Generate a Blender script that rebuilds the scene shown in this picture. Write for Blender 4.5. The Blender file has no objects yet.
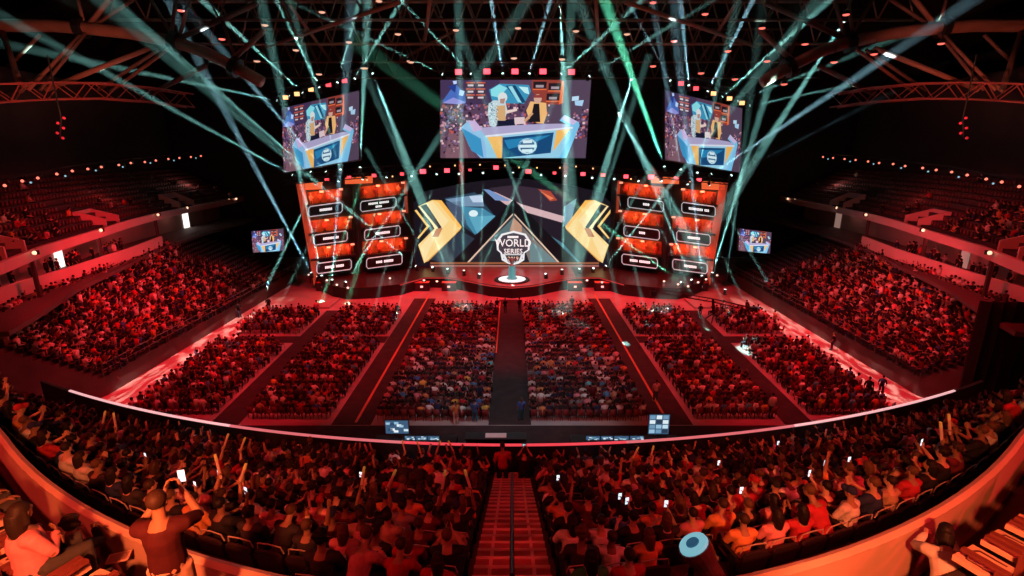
import bpy, bmesh, math, random
import numpy as np
from mathutils import Vector, Matrix, Euler, Quaternion
random.seed(7)
RS = np.random.RandomState(11)
PI = math.pi
scene = bpy.context.scene
C = scene.collection
VL = bpy.context.view_layer

# ------------------------------------------------------------------ view
H, PITCH, FPX = 18.0, math.radians(15.0), 512.0
cam_d = bpy.data.cameras.new('camera'); cam_d.sensor_width = 36.0; cam_d.lens = 18.0
cam_d.clip_start = .05; cam_d.clip_end = 600
cam = bpy.data.objects.new('camera', cam_d); C.objects.link(cam)
cam.location = (0, 0, H); cam.rotation_euler = (PI/2 - PITCH, 0, 0)
scene.camera = cam
vs = scene.view_settings
vs.view_transform = 'Standard'; vs.look = 'None'; vs.gamma = 1.0; vs.exposure = 0.0
vs.use_curve_mapping = False
w = bpy.data.worlds.new('world'); scene.world = w; w.use_nodes = True
w.node_tree.nodes['Background'].inputs[0].default_value = (.012, .004, .005, 1)
w.node_tree.nodes['Background'].inputs[1].default_value = .25
cy = scene.cycles
cy.max_bounces = 3; cy.diffuse_bounces = 2; cy.glossy_bounces = 2; cy.volume_bounces = 0
cy.transparent_max_bounces = 8; cy.sample_clamp_indirect = 2.0; cy.use_denoising = True; cy.denoising_input_passes = 'RGB_ALBEDO_NORMAL'
cy.use_adaptive_sampling = False; cy.caustics_reflective = False; cy.caustics_refractive = False

SN, CS = math.sin(PITCH), math.cos(PITCH)
def ray(px, py):
    r, u = (px - 512) / FPX, (288 - py) / FPX
    return Vector((r, CS + u*SN, -SN + u*CS))
def onz(px, py, z):
    d = ray(px, py); return Vector((0, 0, H)) + d * ((z - H) / d.z)
def ony(px, py, y):
    d = ray(px, py); return Vector((0, 0, H)) + d * (y / d.y)
def onx(px, py, x):
    d = ray(px, py); return Vector((0, 0, H)) + d * (x / d.x)
def pix(p):
    d = Vector(p) - Vector((0, 0, H)); f = d.y*CS - d.z*SN; u = d.y*SN + d.z*CS
    return (512 + FPX*d.x/f, 288 - FPX*u/f, f)

# ------------------------------------------------------------------ materials
MATS = {}
def mat(name, col, rough=.6, emit=None, strength=0, metal=0, noise=0, nscale=4.0, spec=.5):
    """Principled material; noise > 0 mottles the base colour with a procedural noise."""
    if name in MATS: return MATS[name]
    m = bpy.data.materials.new(name); m.use_nodes = True; nt = m.node_tree
    b = nt.nodes['Principled BSDF']
    b.inputs['Base Color'].default_value = (*col, 1); b.inputs['Roughness'].default_value = rough
    b.inputs['Metallic'].default_value = metal; b.inputs['Specular IOR Level'].default_value = spec
    if noise:
        tc = nt.nodes.new('ShaderNodeTexCoord'); n = nt.nodes.new('ShaderNodeTexNoise')
        n.inputs['Scale'].default_value = nscale; n.inputs['Detail'].default_value = 5
        r = nt.nodes.new('ShaderNodeValToRGB')
        r.color_ramp.elements[0].position = .3; r.color_ramp.elements[1].position = .7
        r.color_ramp.elements[0].color = (*[c*(1-noise) for c in col], 1)
        r.color_ramp.elements[1].color = (*[min(1, c*(1+noise)) for c in col], 1)
        nt.links.new(tc.outputs['Object'], n.inputs['Vector']); nt.links.new(n.outputs['Fac'], r.inputs[0])
        nt.links.new(r.outputs[0], b.inputs['Base Color'])
    if emit:
        b.inputs['Emission Color'].default_value = (*emit, 1); b.inputs['Emission Strength'].default_value = strength
        m.cycles.emission_sampling = 'NONE'
    MATS[name] = m; return m
def mat_object_colour(name, rough=.8, noise=.25, nscale=30):
    """Cloth, hair and skin: the colour comes from the object's own colour."""
    if name in MATS: return MATS[name]
    m = bpy.data.materials.new(name); m.use_nodes = True; nt = m.node_tree; b = nt.nodes['Principled BSDF']
    oi = nt.nodes.new('ShaderNodeObjectInfo'); tc = nt.nodes.new('ShaderNodeTexCoord')
    n = nt.nodes.new('ShaderNodeTexNoise'); n.inputs['Scale'].default_value = nscale
    mr = nt.nodes.new('ShaderNodeMapRange'); mr.inputs[3].default_value = 1-noise; mr.inputs[4].default_value = 1+noise
    mx = nt.nodes.new('ShaderNodeVectorMath'); mx.operation = 'SCALE'
    nt.links.new(tc.outputs['Object'], n.inputs['Vector']); nt.links.new(n.outputs['Fac'], mr.inputs[0])
    nt.links.new(oi.outputs['Color'], mx.inputs[0]); nt.links.new(mr.outputs[0], mx.inputs['Scale'])
    nt.links.new(mx.outputs[0], b.inputs['Base Color']); b.inputs['Roughness'].default_value = rough
    b.inputs['Specular IOR Level'].default_value = .25
    MATS[name] = m; return m
def mat_attr(name, emit=False, strength=1.0, rough=.8):
    """Colour from the mesh's own colour attribute (cloth of a crowd, picture on a screen)."""
    if name in MATS: return MATS[name]
    m = bpy.data.materials.new(name); m.use_nodes = True; nt = m.node_tree; b = nt.nodes['Principled BSDF']
    a = nt.nodes.new('ShaderNodeAttribute'); a.attribute_name = 'Col'
    if emit:
        b.inputs['Base Color'].default_value = (.01, .01, .01, 1); b.inputs['Roughness'].default_value = .4
        nt.links.new(a.outputs['Color'], b.inputs['Emission Color']); b.inputs['Emission Strength'].default_value = strength
        m.cycles.emission_sampling = 'NONE'
    else:
        nt.links.new(a.outputs['Color'], b.inputs['Base Color'])
    b.inputs['Roughness'].default_value = rough; b.inputs['Specular IOR Level'].default_value = .2
    MATS[name] = m; return m
def srgb(r, g, b):
    f = lambda c: (c/255/12.92) if c/255 <= .04045 else ((c/255 + .055)/1.055)**2.4
    return (f(r), f(g), f(b))

# ------------------------------------------------------------------ objects
def tag(o, label=None, cat=None, group=None, kind=None):
    if label: o['label'] = label
    if cat: o['category'] = cat
    if group: o['group'] = group
    if kind: o['kind'] = kind
    return o
def empty(name, loc=(0, 0, 0), rz=0.0, label=None, cat=None, group=None):
    o = bpy.data.objects.new(name, None); C.objects.link(o); o.empty_display_size = .2
    o.location = loc; o.rotation_euler = (0, 0, rz); return tag(o, label, cat, group)
class MB:
    """collects simple shapes and builds them as one mesh object"""
    def __init__(s): s.v = []; s.f = []; s.mi = []; s.cur = 0
    def add(s, vs_, fs_):
        n = len(s.v); s.v += [tuple(v) for v in vs_]; s.f += [tuple(i+n for i in f) for f in fs_]
        s.mi += [s.cur]*len(fs_)
    def box(s, lo, hi, M=None):
        (a, b, c), (d, e, f) = lo, hi
        vs_ = [Vector(p) for p in ((a,b,c),(d,b,c),(d,e,c),(a,e,c),(a,b,f),(d,b,f),(d,e,f),(a,e,f))]
        if M is not None: vs_ = [M @ v for v in vs_]
        s.add(vs_, [(0,3,2,1),(4,5,6,7),(0,1,5,4),(1,2,6,5),(2,3,7,6),(3,0,4,7)]); return s
    def cbox(s, c, d, M=None):
        return s.box([c[i]-d[i]/2 for i in range(3)], [c[i]+d[i]/2 for i in range(3)], M)
    def tube(s, pts, rad, n=6, cap=True, M=None):
        pts = [Vector(p) for p in pts]
        if M is not None: pts = [M @ p for p in pts]
        if not hasattr(rad, '__len__'): rad = [rad]*len(pts)
        rings = []
        t0 = None
        for i, p in enumerate(pts):
            d = (pts[min(i+1, len(pts)-1)] - pts[max(i-1, 0)])
            d = d.normalized() if d.length > 1e-9 else Vector((0, 0, 1))
            if t0 is None:
                a = Vector((0, 0, 1)) if abs(d.z) < .9 else Vector((1, 0, 0))
                x = d.cross(a).normalized()
            else:
                x = (x - d*x.dot(d)).normalized()
            t0 = d; y = d.cross(x)
            rings.append([p + (x*math.cos(2*PI*k/n) + y*math.sin(2*PI*k/n))*rad[i] for k in range(n)])
        vs_ = [v for r in rings for v in r]; fs_ = []
        for i in range(len(pts)-1):
            for k in range(n):
                fs_.append((i*n+k, i*n+(k+1) % n, (i+1)*n+(k+1) % n, (i+1)*n+k))
        if cap: fs_ += [tuple(reversed(range(n))), tuple(range((len(pts)-1)*n, len(pts)*n))]
        s.add(vs_, fs_); return s
    def ball(s, c, r, n=8, m=6, M=None):
        if not hasattr(r, '__len__'): r = (r, r, r)
        vs_ = []
        for j in range(1, m):
            th = PI*j/m
            for k in range(n):
                ph = 2*PI*k/n; vs_.append(Vector((c[0]+r[0]*math.sin(th)*math.cos(ph), c[1]+r[1]*math.sin(th)*math.sin(ph), c[2]+r[2]*math.cos(th))))
        vs_ += [Vector((c[0], c[1], c[2]+r[2])), Vector((c[0], c[1], c[2]-r[2]))]
        fs_ = []; T = len(vs_)-2
        for j in range(m-2):
            for k in range(n): fs_.append((j*n+k, (j+1)*n+k, (j+1)*n+(k+1) % n, j*n+(k+1) % n))
        for k in range(n):
            fs_.append((T, k, (k+1) % n)); fs_.append((T+1, (m-2)*n+(k+1) % n, (m-2)*n+k))
        if M is not None: vs_ = [M @ v for v in vs_]
        s.add(vs_, fs_); return s
    def strip(s, A, B):
        """quads between two polylines"""
        n = len(A); s.add(list(A)+list(B), [(i, i+1, n+i+1, n+i) for i in range(n-1)]); return s
    def slab(s, loops):
        """closed prism swept through corresponding closed loops (a list of equally long point lists)"""
        n = len(loops[0]); vs_ = [p for l in loops for p in l]; fs_ = []
        for i in range(len(loops)-1):
            for k in range(n): fs_.append((i*n+k, i*n+(k+1) % n, (i+1)*n+(k+1) % n, (i+1)*n+k))
        fs_ += [tuple(reversed(range(n))), tuple(range((len(loops)-1)*n, len(loops)*n))]
        s.add(vs_, fs_); return s
    def prism(s, pts2, d0, d1, M=None):
        """outline in x,z pushed from y=d0 to y=d1"""
        L = [[Vector((x, d, z)) for x, z in pts2] for d in (d0, d1)]
        if M is not None: L = [[M @ p for p in l] for l in L]
        return s.slab(L)
    def mesh(s, name, mats):
        me = bpy.data.meshes.new(name); me.from_pydata(s.v, [], s.f)
        for m in (mats if isinstance(mats, (list, tuple)) else [mats]): me.materials.append(m)
        if any(s.mi): me.polygons.foreach_set('material_index', s.mi)
        bm = bmesh.new(); bm.from_mesh(me); bmesh.ops.recalc_face_normals(bm, faces=bm.faces); bm.to_mesh(me); bm.free()
        me.update(); return me
    def build(s, name, mats, parent=None, smooth=False, loc=None):
        me = s.mesh(name, mats)
        if smooth: me.polygons.foreach_set('use_smooth', [True]*len(me.polygons))
        o = bpy.data.objects.new(name, me); C.objects.link(o)
        if parent is not None: o.parent = parent
        if loc is not None: o.location = loc
        return o
def link(name, me, parent=None, loc=None):
    o = bpy.data.objects.new(name, me); C.objects.link(o)
    if parent is not None: o.parent = parent
    if loc is not None: o.location = loc
    return o
def struct(o): o['kind'] = 'structure'; return o
def kids(o): return [c for c in o.children]
def copy_tree(o, parent=None):
    c = o.copy(); C.objects.link(c)
    if parent is not None: c.parent = parent
    for ch in list(o.children): copy_tree(ch, c)
    return c
ORD = ('zeroth first second third fourth fifth sixth seventh eighth ninth tenth eleventh twelfth thirteenth fourteenth fifteenth '
       'sixteenth seventeenth eighteenth nineteenth twentieth').split()
_T = {2: 'twenty', 3: 'thirty', 4: 'forty', 5: 'fifty', 6: 'sixty'}
def ordinal(n):
    if n <= 20: return ORD[n]
    t, u = divmod(n, 10)
    return _T[t]+'-'+ORD[u] if u else _T[t][:-1]+'ieth'
def text_mesh(body, size, depth=.02, sx=1.0):
    """lettering as mesh data lying in the x-z plane, centred, facing -y"""
    cu = bpy.data.curves.new('lettering', 'FONT'); cu.body = body; cu.size = size; cu.align_x = 'CENTER'; cu.align_y = 'CENTER'
    cu.extrude = depth; cu.resolution_u = 2
    o = bpy.data.objects.new('lettering', cu); C.objects.link(o); VL.update()
    me = bpy.data.meshes.new_from_object(o.evaluated_get(bpy.context.evaluated_depsgraph_get()))
    bpy.data.objects.remove(o); bpy.data.curves.remove(cu)
    me.transform(Matrix.Rotation(PI/2, 4, 'X') @ Matrix.Diagonal((sx, 1, 1, 1))); me.name = 'lettering'
    return me
def lamp(kind, name, loc, target, colour, power, size=.1, spot=None, blend=.5, parent=None, sy=None):
    d = bpy.data.lights.new(name, kind); d.color = colour; d.energy = power
    if kind == 'AREA':
        d.size = size
        if sy: d.shape = 'RECTANGLE'; d.size_y = sy
    else: d.shadow_soft_size = size
    if kind == 'SPOT': d.spot_size = spot; d.spot_blend = blend
    o = bpy.data.objects.new(name, d); C.objects.link(o); o.location = loc
    if target is not None:
        o.rotation_mode = 'QUATERNION'
        o.rotation_quaternion = (Vector(target) - Vector(loc)).to_track_quat('-Z', 'Y')
    return o
BLACK = mat('black_metal', (.012, .011, .012), .5)
DARK = mat('dark_grey', (.035, .03, .032), .6)
STEEL = mat('steel', (.25, .22, .21), .4, metal=.6)
WHITE_E = mat('white_glow', (.8, .8, .8), emit=(1, .93, .85), strength=2.0)
RED_E = mat('red_glow', (.5, .02, .03), emit=(1, .06, .08), strength=2.4)
WARM_E = mat('warm_glow', (.5, .3, .1), emit=(1, .45, .18), strength=2.0)
TEAL_E = mat('teal_glow', (.3, .5, .5), emit=(.75, 1, .95), strength=2.2)
BOWLK, PARK, FLOORK, STANDK, ROOFK = .34, .75, .62, .46, .7
# ------------------------------------------------------------------ beams in the smoke
YT = 66.0
m = bpy.data.materials.new('haze'); m.use_nodes = True; nt = m.node_tree
nt.nodes.remove(nt.nodes['Principled BSDF'])
vsn = nt.nodes.new('ShaderNodeVolumeScatter'); vsn.inputs['Color'].default_value = (.9, .9, .9, 1)
vsn.inputs['Density'].default_value = .020; vsn.inputs['Anisotropy'].default_value = 0.0
nt.links.new(vsn.outputs[0], nt.nodes['Material Output'].inputs['Volume'])
HAZE = m

TEAL, BLUE, GREEN = (.36, .94, .84), (.42, .84, 1.0), (.16, .95, .55)
EMOV = {}
def mover_meshes():
    b = MB(); b.cbox((0, 0, .06), (.42, .32, .12)); b.cbox((0, 0, .14), (.2, .2, .06))
    y = MB(); y.cbox((0, 0, .19), (.46, .14, .05))
    for s in (-1, 1): y.cbox((s*.21, 0, .37), (.05, .13, .4))
    h = MB(); h.tube([(0, 0, -.22), (0, 0, -.16), (0, 0, .1), (0, 0, .2)], [.09, .15, .16, .15], 10)
    l = MB(); l.tube([(0, 0, .195), (0, 0, .23)], [.145, .135], 12)
    return b.mesh('base', BLACK), y.mesh('yoke', BLACK), h.mesh('head', DARK), l.mesh('lens', TEAL_E)
MV = mover_meshes()
def mover(S, E, label, group, colour=TEAL, power=1.0, cone=4.5, up=True):
    """a moving head: base, yoke, head (lens inside) and the narrow lamp that throws its beam through the haze"""
    S = Vector(S); E = Vector(E)
    t = empty('moving_head_light', S, 0, label, 'stage light', group)
    M = Matrix.Identity(4) if up else Matrix.Rotation(PI, 4, 'X')
    d = (E - S).normalized(); rz = math.atan2(d.y, d.x) + PI/2
    B = Matrix.Rotation(rz, 4, 'Z') @ M @ Matrix.Translation((0, 0, -.45))
    o = link('base', MV[0], t); o.matrix_local = B
    o = link('yoke', MV[1], t); o.matrix_local = B
    hd = link('head', MV[2], t); hd.matrix_local = d.to_track_quat('Z', 'Y').to_matrix().to_4x4()
    link('lens', MV[3], hd)
    L = lamp('SPOT', 'beam_lamp', S + d*.3, S + d*10, colour, BEAM_W*power, .10, math.radians(cone*.8), .8)
    ln = 46.0                                                       # the smoke that the lamp lights, as far as floor or roof
    if d.z < -.05: ln = min(ln, (S.z - .06)/-d.z)
    if d.z > .05: ln = min(ln, (37.5 - S.z)/d.z)
    if d.y < -.02: ln = min(ln, (S.y - 50.5)/-d.y)
    tn = math.tan(math.radians(cone*.8)/2*.86)
    b = MB(); b.tube([d*.28, d*ln], [.11 + tn*.28, .11 + tn*ln], 14); o = b.build('light_beam', HAZE, t); o['label'] = ('green' if colour == GREEN else 'blue teal' if colour == BLUE else 'teal') + ' beam of light standing in the smoke'
    return t
BEAM_W = .56e6
def beams(rows, group, txt, up=True, k=1.0):
    for i, r in enumerate(rows):
        (sx, sy_, ys), (ex, ey, ye) = r[0], r[1]
        col = r[2] if len(r) > 2 else TEAL; pw = r[3] if len(r) > 3 else 1.0; cone = r[4] if len(r) > 4 else 4.5
        mover(ony(sx, sy_, ys), ony(ex, ey, ye), txt(i), group, col, pw*k, cone, up)
# above the three screens, pointing up and out
SL = [((279,101,65.5),(100,64,60),TEAL,1,3.5), ((291,97,65.5),(125,25,60),TEAL,1.6,4), ((304,94,65.2),(200,-2,60),TEAL,1.3,4.5), ((320,89,65),(276,-2,60),TEAL,1.2,5),
      ((337,84,64.7),(361,-6,60),TEAL,1.1,4), ((354,80,64.4),(402,0,60),TEAL,1.1,4)]
beams(SL, 'moving heads over the left hanging screen', lambda i: f'{ordinal(i+1)} moving head from the outer end above the left hanging screen, beam going up')
SC = [((444,75,YT),(335,22,60),TEAL,.6,3), ((472,75,YT),(402,2,60),TEAL,1,3.5), ((503,75,YT),(490,-5,60),BLUE,1.2,4.5), ((529,75,YT),(552,-5,60),BLUE,1.1,4.5),
      ((560,75,YT),(640,2,60),TEAL,1,4.5), ((588,77,YT),(676,22,60),TEAL,.7,3.5)]
beams(SC, 'moving heads over the centre screen', lambda i: f'{ordinal(i+1)} moving head from the left above the centre screen, beam going up')
SR = [((671,82,64.4),(630,5,60),BLUE,.5,3), ((689,87,64.7),(680,-2,60),BLUE,1.1,5), ((707,93,65),(757,-8,60),BLUE,1.2,4.5), ((721,98,65.2),(830,0,60),TEAL,1.4,4.5),
      ((736,102,65.5),(880,45,60),TEAL,1.1,4), ((748,106,65.5),(900,75,60),TEAL,.8,3)]
beams(SR, 'moving heads over the right hanging screen', lambda i: f'{ordinal(i+1)} moving head from the inner end above the right hanging screen, beam going up')
# on the truss under the side screens, pointing up
UL = [((294,176,63.5),(150,97,58),TEAL,1.2,3), ((312,173,63.5),(222,95,58),TEAL,1.1,3.5), ((327,173,63.3),(205,30,58),BLUE,.7,4), ((341,171,63.2),(318,95,58),TEAL,.5,3), ((360,169,63),(367,20,58),TEAL,1.0,4.5)]
beams(UL, 'moving heads under the left hanging screen', lambda i: f'{ordinal(i+1)} moving head from the outer end under the left hanging screen, beam crossing it', k=1.3)
UR = [((665,168,63),(610,15,58),GREEN,2.6,5), ((681,171,63.2),(664,70,58),BLUE,.5,3.5), ((697,174,63.3),(712,110,58),TEAL,.4,3.5), ((710,175,63.5),(860,75,58),BLUE,1.2,4), ((730,176,63.6),(790,145,58),BLUE,.12,2)]
beams(UR, 'moving heads under the right hanging screen', lambda i: f'{ordinal(i+1)} moving head from the inner end under the right hanging screen, beam crossing it', k=1.3)
# the long stage truss, pointing down
DN = [((316,183,66),(262,296,62),TEAL,1.2,2.6), ((339,180,66.5),(300,262,60),TEAL,.5,2), ((363,178,67),(322,300,60),GREEN,.8,3.0), ((387,176,67.5),(348,300,60),GREEN,.8,3.0), ((412,175,68),(392,245,60),TEAL,.5,2),
      ((437,173,68.5),(420,232,62),TEAL,.5,2), ((459,173,68.5),(456,212,62),TEAL,.5,2), ((483,172,68.5),(482,214,62),TEAL,.45,2), ((513,171,68.5),(513,262,64),TEAL,.5,2), ((541,174,68.5),(541,220,62),TEAL,.3,2),
      ((565,175,68.5),(571,214,62),TEAL,.5,2), ((592,177,68.5),(600,216,62),TEAL,.5,2), ((614,178,68),(626,230,60),TEAL,.5,2), ((638,180,67.5),(665,238,60),TEAL,.5,2), ((661,180,67),(692,240,60),TEAL,.5,2),
      ((687,183,66.5),(725,262,60),TEAL,.4,2), ((709,184,66),(766,279,62),TEAL,.5,2.4)]
beams(DN, 'moving heads along the stage truss', lambda i: f'{ordinal(i+1)} moving head from the left along the stage truss, beam pointing down', up=False, k=1.7)
# on the stage lip, pointing up
FL = [((312,274,62),(218,98,59.5),BLUE,1.1,3.2), ((322,277,62),(304,195,59.5),TEAL,1,3), ((332,281,62),(338,195,59.5),BLUE,.9,3), ((345,283,62),(405,190,59.5),TEAL,.9,3), ((417,267,63),(335,198,60),TEAL,.9,3),
      ((433,268,63),(420,245,60),TEAL,.4,2.2), ((448,270,63),(432,232,60),TEAL,.6,2.4), ((464,272,62.5),(461,130,60),TEAL,1,3), ((479,275,62.5),(494,240,60),TEAL,.7,2.4)]
FR = [((546,275,62.5),(532,235,60),TEAL,.7,2.4), ((562,271,62.5),(567,130,60),TEAL,1,3), ((579,270,63),(592,230,60),TEAL,.6,2.4), ((593,269,63),(604,250,60),TEAL,.4,2.2), ((605,267,63),(660,198,60),TEAL,.9,3),
      ((682,283,62),(590,215,59.5),GREEN,1,3), ((692,281,62),(655,190,59.5),TEAL,1,3), ((702,277,62),(692,185,59.5),BLUE,.9,3), ((712,274,62),(745,165,59.5),TEAL,1.1,3.2), ((725,291,60),(733,230,60),TEAL,.3,3)]
beams(FL, 'moving heads on the left stage lip', lambda i: f'{ordinal(i+1)} moving head from the outer end on the left stage lip, beam going up', k=2.0)
beams(FR, 'moving heads on the right stage lip', lambda i: f'{ordinal(i+1)} moving head from the centre along the right stage lip, beam going up', k=2.0)
# broad soft beams thrown down from the roof
WD = [((372,72,67),(424,205,60),TEAL,1.2,6), ((632,78,67),(598,192,60),TEAL,1.2,6), ((618,112,67),(652,172,60),TEAL,.9,6), ((560,5,67),(566,120,60),TEAL,1.2,6), ((845,20,62),(752,165,58),TEAL,1.2,5)]
beams(WD, 'moving heads high in the roof', lambda i: ['moving head hung beside the left hanging screen, broad beam pointing down', 'moving head hung between centre and right screens, broad beam pointing down', 'lower moving head between centre and right screens, broad beam pointing down', 'moving head on the roof above the centre screen, broad beam pointing down', 'moving head on the roof above the right stand, beam pointing down to the stage'][i], up=False)
# ------------------------------------------------------------------ screens
class Pic:
    """flat coloured polygons (the image a screen shows) in u, v of the screen, stacked by a few millimetres"""
    def __init__(s): s.polys = []
    def p(s, pts, col, L=0): s.polys.append((pts, col, L)); return s
    def ell(s, c, r, col, L=0, n=12, a0=0): return s.p([(c[0]+r[0]*math.cos(a0+2*PI*k/n), c[1]+r[1]*math.sin(a0+2*PI*k/n)) for k in range(n)], col, L)
    def build(s, name, fn, strength, parent=None, step=.012):
        """fn(u, v, d) -> point, d = distance in front of the screen"""
        vs_, fs_, cols = [], [], []
        for pts, col, L in s.polys:
            n = len(vs_); vs_ += [fn(u, v, .02 + L*step) for u, v in pts]; fs_.append(tuple(range(n, n+len(pts)))); cols += [(*col, 1)]*len(pts)
        me = bpy.data.meshes.new(name); me.from_pydata(vs_, [], fs_)
        a = me.color_attributes.new('Col', 'FLOAT_COLOR', 'POINT'); a.data.foreach_set('color', np.array(cols, 'f').ravel())
        me.materials.append(mat_attr('screen_picture_%g' % strength, True, strength)); me.update()
        return link(name, me, parent)
def q(x, y): return ((x-28)/947.0, (550-y)/512.0)
def Q(*a): return [q(x, y) for x, y in a]
def caster_picture(speck=520):
    P_ = Pic(); r = random.Random(3)
    P_.p([(0,0),(1,0),(1,1),(0,1)], srgb(92,66,92))
    P_.p(Q((28,38),(400,38),(400,190),(28,200)), srgb(70,52,86), 1)
    P_.p(Q((700,38),(975,38),(975,550),(700,550)), srgb(86,68,90), 1)
    P_.p(Q((28,400),(170,380),(260,550),(28,550)), srgb(104,74,92), 1)
    P_.p(Q((80,380),(170,370),(210,550),(60,550)), srgb(128,92,104), 2)
    # crowd in the picture: specks
    for i in range(speck):
        x = r.uniform(32, 720); y = r.uniform(185, 360)
        if r.random() < .25: x = r.uniform(32, 160); y = r.uniform(200, 520)
        if r.random() < .18: x = r.uniform(880, 970); y = r.uniform(230, 420)
        c = r.choice([(150,90,110),(190,130,150),(110,60,90),(60,40,70),(200,90,80),(120,100,160),(40,25,50),(230,190,200),(60,40,70),(50,30,50)])
        s_ = r.uniform(4, 9); P_.p(Q((x-s_,y-s_),(x+s_,y-s_),(x+s_,y+s_),(x-s_,y+s_)), srgb(*c), 2)
    # blue shapes upper left
    P_.p(Q((40,175),(120,60),(180,120),(190,185),(110,190)), srgb(74,110,190), 3)
    P_.p(Q((75,80),(130,60),(120,120)), srgb(40,60,140), 4); P_.p(Q((150,100),(182,110),(170,140),(145,135)), srgb(190,220,255), 5)
    P_.p(Q((105,45),(130,42),(132,62),(112,66)), srgb(190,210,255), 4); P_.p(Q((40,185),(110,150),(190,180),(150,195)), srgb(150,150,220), 5)
    # team panels
    for cx in (218, 283):
        for cy_ in (70, 110, 148):
            P_.p(Q((cx-28,cy_-16),(cx+28,cy_-16),(cx+28,cy_+14),(cx-28,cy_+14)), srgb(70,40,50), 3)
            P_.p(Q((cx-28,cy_-19),(cx+28,cy_-19),(cx+28,cy_-10),(cx-28,cy_-10)), srgb(200,90,70), 4)
            P_.p(Q((cx-18,cy_-3),(cx+18,cy_-3),(cx+18,cy_+8),(cx-18,cy_+8)), srgb(220,200,210), 5)
    P_.p(Q((605,38),(800,38),(800,195),(690,195),(605,110)), srgb(150,62,52), 3)
    for cx, cy_ in ((655,72),(752,82),(742,148)):
        P_.p(Q((cx-42,cy_-24),(cx+42,cy_-24),(cx+40,cy_+22),(cx-42,cy_+22)), srgb(40,26,34), 4)
        P_.p(Q((cx-44,cy_+22),(cx+42,cy_+22),(cx+42,cy_+30),(cx-44,cy_+30)), srgb(230,110,70), 5)
        P_.p(Q((cx-26,cy_-2),(cx+24,cy_-2),(cx+24,cy_+14),(cx-26,cy_+14)), srgb(170,150,160), 5)
    P_.p(Q((790,45),(806,45),(806,185),(780,195)), srgb(235,110,60), 5)
    # the blue stage screen behind the two
    P_.p(Q((335,100),(400,62),(585,70),(600,110),(560,190),(360,185)), srgb(60,150,190), 4)
    P_.p(Q((345,100),(400,66),(450,90),(400,150),(350,140)), srgb(140,225,235), 5); P_.p(Q((440,75),(500,72),(570,180),(530,190)), srgb(20,70,110), 6)
    P_.p(Q((455,80),(480,76),(545,185),(520,180)), srgb(150,220,235), 7); P_.p(Q((520,80),(580,85),(590,130),(560,120)), srgb(190,240,245), 6)
    # sign on the wall right
    P_.p(Q((862,145),(905,140),(905,168),(862,172)), srgb(190,225,245), 5); P_.p(Q((880,172),(938,166),(930,205),(885,200)), srgb(170,210,240), 5)
    # caster in a white patterned jacket
    P_.p(Q((335,190),(365,168),(440,172),(455,235),(440,300),(395,300),(385,345),(345,335),(330,250)), srgb(196,216,222), 8)
    P_.ell(q(422,150), (.032,.066), srgb(222,226,226), 9); P_.p(Q((405,160),(440,155),(432,190),(408,188)), srgb(180,140,130), 10)
    P_.p(Q((385,205),(440,200),(446,300),(390,298)), srgb(214,170,120), 9); P_.p(Q((440,235),(515,222),(518,236),(450,255)), srgb(235,210,200), 10)
    for i in range(60):
        x, y = r.uniform(338, 395), r.uniform(180, 335); P_.p(Q((x-4,y-4),(x+5,y-3),(x+3,y+5)), srgb(*r.choice([(120,170,190),(90,130,150),(240,250,255)])), 10)
    P_.p(Q((370,300),(500,290),(510,335),(380,345)), srgb(26,28,52), 8)
    # caster in an orange jacket over black
    P_.p(Q((575,235),(600,175),(700,185),(708,260),(690,320),(660,318),(600,300)), srgb(240,186,120), 8)
    P_.p(Q((622,190),(656,190),(668,310),(590,310),(612,250)), srgb(28,24,32), 9); P_.ell(q(645,158), (.027,.058), srgb(214,170,150), 10)
    P_.p(Q((618,135),(672,132),(676,152),(618,152)), srgb(150,60,60), 11); P_.p(Q((560,300),(612,245),(622,255),(575,310)), srgb(214,160,120), 10)
    # papers and the table top
    P_.p(Q((500,280),(565,276),(575,320),(505,325)), srgb(225,200,205), 9)
    P_.p(Q((160,345),(210,298),(300,345),(520,330),(690,322),(800,320),(880,330),(880,345),(310,400)), srgb(176,168,206), 10)
    P_.p(Q((160,345),(210,298),(245,310),(310,395),(330,550),(290,550),(215,470)), srgb(146,190,232), 11); P_.p(Q((160,345),(290,420),(310,548),(230,500)), srgb(60,150,200), 12)
    P_.p(Q((205,300),(250,300),(300,360),(240,375)), srgb(206,176,220), 13)
    P_.p(Q((790,300),(820,262),(915,310),(920,335),(850,550),(770,550),(880,345)), srgb(120,196,236), 11); P_.p(Q((800,290),(820,264),(905,305),(880,330)), srgb(206,186,226), 12)
    P_.p(Q((310,400),(880,345),(880,370),(800,550),(330,550)), srgb(150,206,232), 11); P_.p(Q((330,408),(430,402),(430,550),(400,550)), srgb(244,184,96), 12)
    P_.p(Q((775,365),(865,352),(760,505)), srgb(244,184,96), 12); P_.p(Q((318,398),(880,340),(880,352),(320,410)), srgb(222,226,242), 13)
    P_.p(Q((425,412),(758,378),(745,515),(428,550)), srgb(22,74,122), 12); P_.p(Q((440,430),(740,395),(650,440),(470,490)), srgb(40,130,180), 13)
    P_.ell(q(592,470), (.066,.105), srgb(190,224,236), 13); P_.ell(q(592,470), (.052,.085), srgb(40,96,140), 14)
    for y0, ww in ((440,30),(470,52),(500,34)): P_.p(Q((592-ww,y0-9),(592+ww,y0-11),(592+ww,y0+9),(592-ww,y0+11)), srgb(214,238,244), 15)
    return P_
CAST = caster_picture()
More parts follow.
